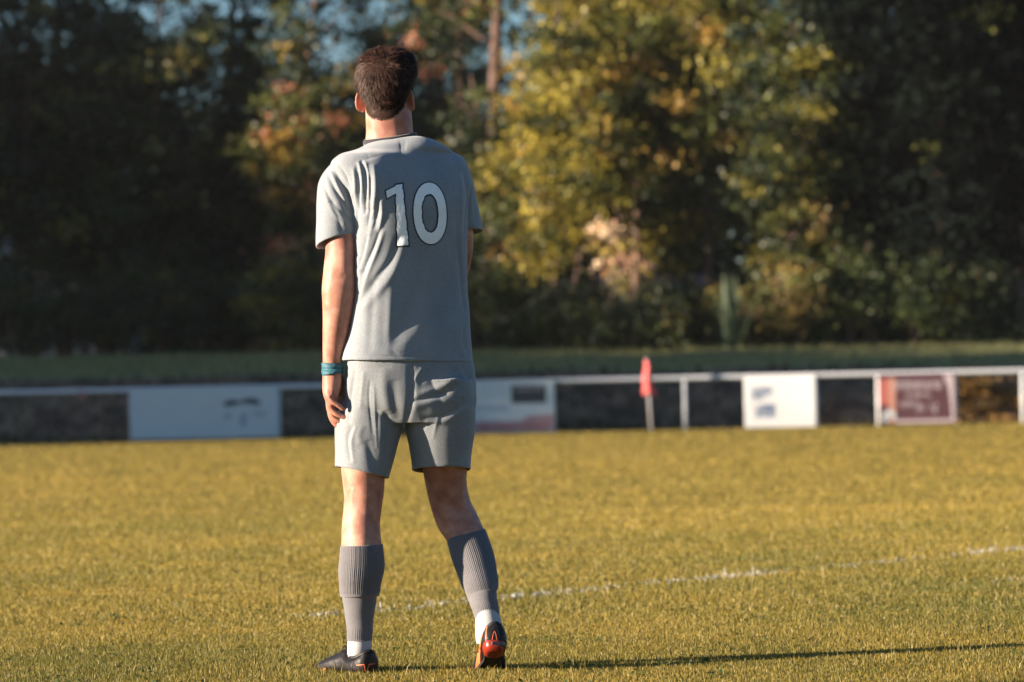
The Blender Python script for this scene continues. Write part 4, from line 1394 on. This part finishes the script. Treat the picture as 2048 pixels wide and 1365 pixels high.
tubepart('ankle_sock', [sec(719.3, 1270, .008, 23.4, .038), sec(719.3, 1284, .009, 24.4, .0395), sec(719, 1298, .008, 24.4, .038), sec(718.5, 1312, .010, 23, .033), sec(718, 1322, .012, 18, .024), sec(717, 1336, .012, 15, .02)], M_wsock, person, None, 80)
sR = tubepart('football_sock', [sec(931.2, 1069, .100, 37.5, .063, 13), sec(931.5, 1070, .100, 39.8, .066, 13), sec(945, 1110, .067, 41.6, .067, 17), sec(953, 1138, .042, 39.8, .063, 18), sec(960.5, 1163, .02, 36.8, .057, 20), sec(965.5, 1181, .003, 34.5, .052, 24, -18), sec(966.5, 1186, .0, 33.6, .051, 26, -20), sec(966.5, 1187.5, .0, 30.5, .047, 26, -20)],
              M_sock, person, ribs(70, .020, .10, .66, seedn=4))
tubepart('sock_foot', [sec(962.5, 1170, .012, 30, .048, 20), sec(966, 1196, -.010, 28.8, .045, 17), sec(971, 1216, -.025, 26.2, .041, 14), sec(974, 1229, -.034, 25.2, .040, 16, -14), sec(974.3, 1232, -.035, 24.8, .040, 16, -14), sec(974.3, 1232.5, -.035, 22.6, .038, 16, -14)],
         M_sock, sR, ribs(46, .013, .30, .93, seedn=5))
tubepart('ankle_sock', [sec(972, 1218, -.03, 22.6, .037, 12), sec(975, 1234, -.038, 24.6, .039, 10), sec(977.5, 1252, -.044, 27.2, .042, 8), sec(979, 1268, -.048, 28.2, .045, 5), sec(981, 1286, -.05, 28, .045, 0)], M_wsock, person, None, 80)

# wristband
tubepart('wristband', [sec(664.8, 727, -.045, 20.2, .029, -4), sec(664.8, 728, -.045, 21.4, .0325, -5), sec(664.6, 734, -.047, 21.8, .0335, -2), sec(664.6, 739, -.047, 21.0, .033, 3), sec(664.8, 742, -.048, 22.0, .036, 6), sec(665, 748, -.05, 21.4, .036, 8), sec(665, 750, -.05, 19.8, .033, 8)], M_band, person,
         lambda t, a: 1 + .03 * np.sin(t * 14 + 3 * np.sin(a * 6.28)), 60, 6)


# ---- boots ---------------------------------------------------------
def boot(origin, f, u, side, dz=0.0):
    """upper as a loft from heel to toe; origin = heel bottom centre, f forward, u up"""
    f = Vector(f).normalized(); u = Vector(u); u = (u - f * u.dot(f)).normalized(); r = f.cross(u)
    def T(a, b_, c): return Vector(origin) + r * a + f * b_ + u * c
    # s, half width, top, bottom, sideways shift
    S = [(-.004, .012, .050, .020, 0), (.000, .024, .066, .010, 0), (.012, .032, .074, .004, 0), (.035, .038, .064, .002, 0), (.065, .039, .054, .004, .001), (.090, .037, .058, .006, .002), (.110, .036, .072, .006, .003),
         (.140, .040, .066, .004, .005), (.175, .046, .056, .002, .006), (.210, .047, .046, .002, .006), (.240, .042, .038, .004, .004), (.262, .030, .030, .008, .001), (.272, .014, .024, .012, 0)]
    A = catmull(S, 5)
    V, F = [], []
    n = 48
    for s, hw, top, bot, sh in A:
        hh = (top - bot) / 2; zc = (top + bot) / 2
        for j in range(n):
            a = 2 * math.pi * j / n
            ca, sa = math.cos(a), math.sin(a)
            x = hw * math.copysign(abs(ca) ** .8, ca); z = zc + hh * math.copysign(abs(sa) ** (.9 if sa > 0 else .55), sa)
            if sa > 0: x *= 1 - .38 * sa ** 1.5
            V.append(tuple(T((x + sh * side), s, z)))
    m = len(A)
    for i in range(m - 1):
        for j in range(n):
            F.append([i * n + j, i * n + (j + 1) % n, (i + 1) * n + (j + 1) % n, (i + 1) * n + j])
    F.append([j for j in range(n)][::-1]); F.append([(m - 1) * n + j for j in range(n)])
    me = bpy.data.meshes.new('football_boot'); me.from_pydata(V, [], F)
    bm = bmesh.new(); bm.from_mesh(me); bmesh.ops.recalc_face_normals(bm, faces=bm.faces); bm.to_mesh(me); bm.free()
    o = child('football_boot', me, M_boot, person, True)
    # collar tube round the ankle opening
    pts = []
    for k in range(29):
        a = 2 * math.pi * k / 28
        s_ = .052 + .050 * -math.cos(a); x = .030 * math.sin(a)
        z = .049 + .021 * math.cos(a) ** 2 + .002 * -math.cos(a)
        pts.append(T(x, s_, z))
    mb = MB(); mb.tube(pts, .0062, 8, cap=False); mb.build('collar', M_boot, o, smooth=True)
    # laces
    mb = MB()
    for k in range(5):
        s_ = .125 + k * .018; z = .072 - k * .0065
        mb.tube([T(-.014, s_ - .006, z - .006), T(-.005, s_, z + .003), T(.005, s_ + .003, z + .003), T(.014, s_ + .009, z - .006)], .0022, 6)
    mb.tube([T(.0, .125, .074), T(.018, .118, .082), T(.026, .126, .068)], .002, 6); mb.tube([T(.0, .125, .074), T(-.018, .115, .084), T(-.027, .122, .066)], .002, 6)
    mb.build('lace', M_lace, o, smooth=True)
    # sole plate and studs
    V, F = [], []
    outl = [(-.004, .014), (.010, .028), (.035, .031), (.07, .027), (.11, .025), (.15, .033), (.19, .042), (.22, .042), (.25, .032), (.266, .016)]
    mb = MB()
    top, bot = [], []
    for s, hw in outl: top.append(T(-hw + .004 * side, s, .006)); bot.append(T(-hw * .94 + .004 * side, s, -.002))
    for s, hw in outl[::-1]: top.append(T(hw + .004 * side, s, .006)); bot.append(T(hw * .94 + .004 * side, s, -.002))
    n = len(top); mb.v = [tuple(p) for p in top + bot]
    mb.f = [list(range(n)), list(range(n, 2 * n))[::-1]] + [[i, (i + 1) % n, n + (i + 1) % n, n + i] for i in range(n)]
    sole = mb.build('sole', M_sole, o)
    for (s_, x, r0) in ((.018, -.018, .006), (.018, .018, .006), (.052, -.017, .006), (.052, .017, .006), (.16, -.028, .006), (.165, .028, .006), (.20, -.034, .006), (.205, .034, .006), (.235, -.02, .005), (.235, .022, .005)):
        mb = MB(); mb.tube([T(x + .003 * side, s_, -.001), T(x + .003 * side, s_, -.007), T(x + .003 * side, s_, -.012)], [r0, r0 * .85, r0 * .6], 10)
        mb.build('stud', M_plate if s_ < .1 else M_sole, sole, smooth=True)
    return o, T, me


gL = ground_at(740, 1356)
oL = Vector((Q(743, 1350, 0).x, YP - .046, .004))
bootL, TL, bl_me = boot(oL, (-.54, .84, -.02), (0, 0, 1), -1)
oR = Vector((Q(991, 1280, 0).x, YP - .125, .090))
bootR, TR, br_me = boot(oR, (-.13, .82, -.46), (.02, .46, .84), 1)
bvL, bvR = bvh_of(bl_me), bvh_of(br_me)


def line_print(name, pts, wd_, bvh, lift, mat, parent):
    p = catmull(pts, 8) if len(pts) > 2 else np.linspace(pts[0], pts[1], 12)
    g = []
    for i, q in enumerate(p):
        t = p[min(i + 1, len(p) - 1)] - p[max(i - 1, 0)]; t = t / (np.linalg.norm(t) + 1e-9)
        nn_ = np.array([-t[1], t[0]])
        w_ = wd_ if not isinstance(wd_, (list, tuple)) else np.interp(i / (len(p) - 1), np.linspace(0, 1, len(wd_)), wd_)
        g.append([q - nn_ * w_ / 2, q, q + nn_ * w_ / 2])
    return print_shape(name, [np.array(g)], bvh, lift, mat, parent)


for pts in ([(713, 1331), (728, 1329.5)], [(728, 1329.5), (731.5, 1348)], [(731.5, 1348), (738, 1329)], [(738, 1329), (749, 1328)]):
    line_print('orange_line', [np.array(q, float) for q in pts], 1.5, bvL, .0010, M_orange, bootL)
line_print('toe_mark', [np.array(q, float) for q in ((642, 1344), (651, 1337))], 3, bvL, .0010, M_orange, bootL)
line_print('orange_stripe', [(966, 1264), (960, 1285), (958, 1310), (955, 1345)], (2.5, 5, 5, 12), bvR, .0012, M_orange, bootR)
line_print('orange_line', [(972, 1285), (973, 1262), (977, 1249), (984, 1246), (992, 1247)], 1.4, bvR, .0012, M_orange, bootR)
line_print('orange_line', [(984, 1280), (986.5, 1268), (988.5, 1263)], 1.3, bvR, .0012, M_orange, bootR)
line_print('orange_line', [(988.5, 1263), (991, 1268), (993.5, 1280)], 1.3, bvR, .0012, M_orange, bootR)
# glossy red heel plate with a hollow centre
V, F = [], []
NU, NVv = 40, 10
for j in range(NVv + 1):
    t = j / NVv
    for i in range(NU):
        a = 2 * math.pi * i / NU
        rr = math.sin(t * math.pi / 2) ** .8
        x = .033 * rr * math.copysign(abs(math.cos(a)) ** .8, math.cos(a)); s_ = .034 + .038 * rr * math.copysign(abs(math.sin(a)) ** .8, math.sin(a))
        z = -.020 * math.cos(t * math.pi / 2) ** .8 + .012 * t ** 3 + .009 * math.exp(-((x / .012) ** 2 + ((s_ - .034) / .014) ** 2))
        V.append(tuple(TR(x, s_, z)))
for j in range(NVv):
    for i in range(NU):
        F.append((j * NU + i, j * NU + (i + 1) % NU, (j + 1) * NU + (i + 1) % NU, (j + 1) * NU + i))
me = bpy.data.meshes.new('heel_plate'); me.from_pydata(V, [], F)
bm = bmesh.new(); bm.from_mesh(me); bmesh.ops.remove_doubles(bm, verts=bm.verts, dist=.0002); bmesh.ops.recalc_face_normals(bm, faces=bm.faces); bm.to_mesh(me); bm.free()
child('heel_plate', me, M_plate, bootR, True)

# ---- hair ----------------------------------------------------------
body_bvh = bvh_of(body_me)


def hairline(az):
    """lowest hair height (relative to the head centre) by azimuth from the back of the head"""
    a = abs(math.degrees(az))
    return float(np.interp(a, [0, 25, 45, 58, 68, 78, 100, 118, 150, 180], [-.112, -.106, -.090, -.074, -.045, -.022, -.028, -.015, .045, .055]))


HCo = HC + Vector((0, 0, 0))


def scalp(az, u):
    """point and normal on the head at azimuth az (0 = back, + = right) and height u"""
    d = (ef * -math.cos(az) + er * math.sin(az))
    if u > .055:
        el = (u - .055) / .045 * (math.pi / 2 - .62) + .62
        dd = (d * math.cos(el) + eu * math.sin(el)).normalized()
        o = HCo + dd * .3
        hit, nrm, _, _ = body_bvh.ray_cast(o, -dd)
    else:
        o = HCo + d * .25 + eu * u
        hit, nrm, _, _ = body_bvh.ray_cast(o, -d)
        dd = d
    return hit, nrm, dd


def thick(az, u):
    hl = hairline(az)
    k = min(1, max(0, (u - hl) / (.085 + .02 * abs(math.sin(az)))))
    k = k * k * (3 - 2 * k)
    side = abs(math.sin(az))
    t = .0015 + k * (.0095 + .009 * side) * min(1, max(.25, (u + .075) / .07))
    if u > .055: t = t * (1 - (u - .055) / .045) + .0085 * (u - .055) / .045
    if math.sin(az) > .3 and .02 < u < .07: t += .004 * (math.sin(az))
    return t + .0012 * math.sin(az * 13 + u * 160) * k


NA, NUu = 200, 110
V, F = [], []
us = np.concatenate([np.linspace(-.118, .055, 80), np.linspace(.057, .0999, 30)])
ok = np.zeros((len(us), NA), bool)
for j, u in enumerate(us):
    for i in range(NA):
        az = -math.pi + 2 * math.pi * i / NA
        hit, nrm, dd = scalp(az, u)
        hl = hairline(az) + .0025 * noise.noise(Vector((math.cos(az) * 30, math.sin(az) * 30, 0)))
        if hit is None: hit = HC; 
        ok[j, i] = u >= hl and (hit - HC).length > .03
        V.append(tuple(hit + dd * thick(az, u)))
for j in range(len(us) - 1):
    for i in range(NA):
        i2 = (i + 1) % NA
        if ok[j, i] and ok[j, i2] and ok[j + 1, i] and ok[j + 1, i2]:
            F.append((j * NA + i, j * NA + i2, (j + 1) * NA + i2, (j + 1) * NA + i))
V.append(tuple(HC + eu * .0945)); 
for i in range(NA):
    F.append(((len(us) - 1) * NA + i, (len(us) - 1) * NA + (i + 1) % NA, len(V) - 1))
me = bpy.data.meshes.new('hair'); me.from_pydata(V, [], F)
bm = bmesh.new(); bm.from_mesh(me)
bmesh.ops.delete(bm, geom=[q for q in bm.verts if not q.link_faces], context='VERTS')
bmesh.ops.recalc_face_normals(bm, faces=bm.faces)
bmesh.ops.smooth_vert(bm, verts=bm.verts, factor=.5, use_axis_x=True, use_axis_y=True, use_axis_z=True)
bmesh.ops.smooth_vert(bm, verts=bm.verts, factor=.5, use_axis_x=True, use_axis_y=True, use_axis_z=True)
bm.to_mesh(me); bm.free()
hair = child('hair', me, M_hair, person, True)
cap_bvh = bvh_of(me)
# strands
whorl = scalp(math.radians(10), .050)[0]
r = random.Random(3)
SV, SF, SC = [], [], []
NST = 38000
for k in range(NST):
    az = r.uniform(-math.pi, math.pi); u = -.117 + r.random() * .2155
    hl = hairline(az)
    if u < hl: continue
    if abs(az) > 1.9 and r.random() < .5: continue
    hit, nrm, dd = scalp(az, u)
    if hit is None: continue
    p = hit + dd * (thick(az, u) - .0015)
    hh = min(1, (u - hl) / .09)
    L = .0065 + .0185 * hh * r.uniform(.6, 1.15)
    away = p - whorl
    tang = away - dd * away.dot(dd)
    if tang.length < 1e-4: continue
    tang.normalize()
    # swirl near the whorl, comb to the left and down elsewhere
    sw = dd.cross(tang) * (.5 * math.exp(-away.length / .04))
    clump = noise.noise_vector(p * 60) * .9 + noise.noise_vector(p * 170) * .7
    dirv = (tang * .8 + sw + Vector((0, 0, -.45)) + clump)
    dirv = dirv - dd * dirv.dot(dd)
    dirv = (dirv.normalized() + dd * (.30 + .35 * hh * r.random() + (.35 if u > .06 else 0))).normalized()
    side = dirv.cross(dd).normalized() * (.00050 + .00025 * r.random())
    p1 = p + dirv * L * .55
    p2 = p1 + (dirv - dd * .55).normalized() * L * .5
    n0 = len(SV)
    SV += [tuple(p - side), tuple(p + side), tuple(p1 + side * .8), tuple(p1 - side * .8), tuple(p2)]
    SF.append(n0)
    c = np.array([.040, .021, .015]) * r.choice((.35, .6, 1.0, 1.0, 2.2)) * (1 + .8 * noise.noise(p * 90))
    SC += [c] * 5
SF = np.array(SF)[:, None]
sme = np_mesh('hair_strands', np.array(SV), [SF + np.array([[0, 1, 2, 3]]), SF + np.array([[3, 2, 4]])], np.abs(np.array(SC)))
o = link('strands', sme, M_strand, hair)

# fine hair on the bare arm and legs
vv, vnn = get_vn(body_me)
bx, by = project(vv)
selm = (((bx > 640) & (bx < 716) & (by > 500) & (by < 720)) | ((bx > 680) & (bx < 772) & (by > 955) & (by < 1088)) | ((bx > 848) & (bx < 972) & (by > 945) & (by < 1068)))
cand = np.where(selm)[0]
hr = np.random.default_rng(8)
pick = hr.choice(cand, 5200)
pp = vv[pick] + hr.normal(0, .0012, (len(pick), 3)); pn = vnn[pick]
down = np.array([.1, 0, -1.0]) + hr.normal(0, .35, (len(pick), 3))
dirn = down + pn * .55
dirn /= np.linalg.norm(dirn, axis=1, keepdims=True)
Lh = hr.uniform(.006, .013, len(pick))[:, None]
sd_ = np.cross(dirn, pn); sd_ /= np.linalg.norm(sd_, axis=1, keepdims=True); sd_ *= .00016
base_ = pp - pn * .001
Vh = np.stack([base_ - sd_, base_ + sd_, base_ + dirn * Lh], 1).reshape(-1, 3)
Fh = np.arange(len(pick) * 3).reshape(-1, 3)
child('body_hair', np_mesh('body_hair', Vh, Fh, np.tile(np.array([.09, .045, .028]), (len(Vh), 1))), M_strand, body)
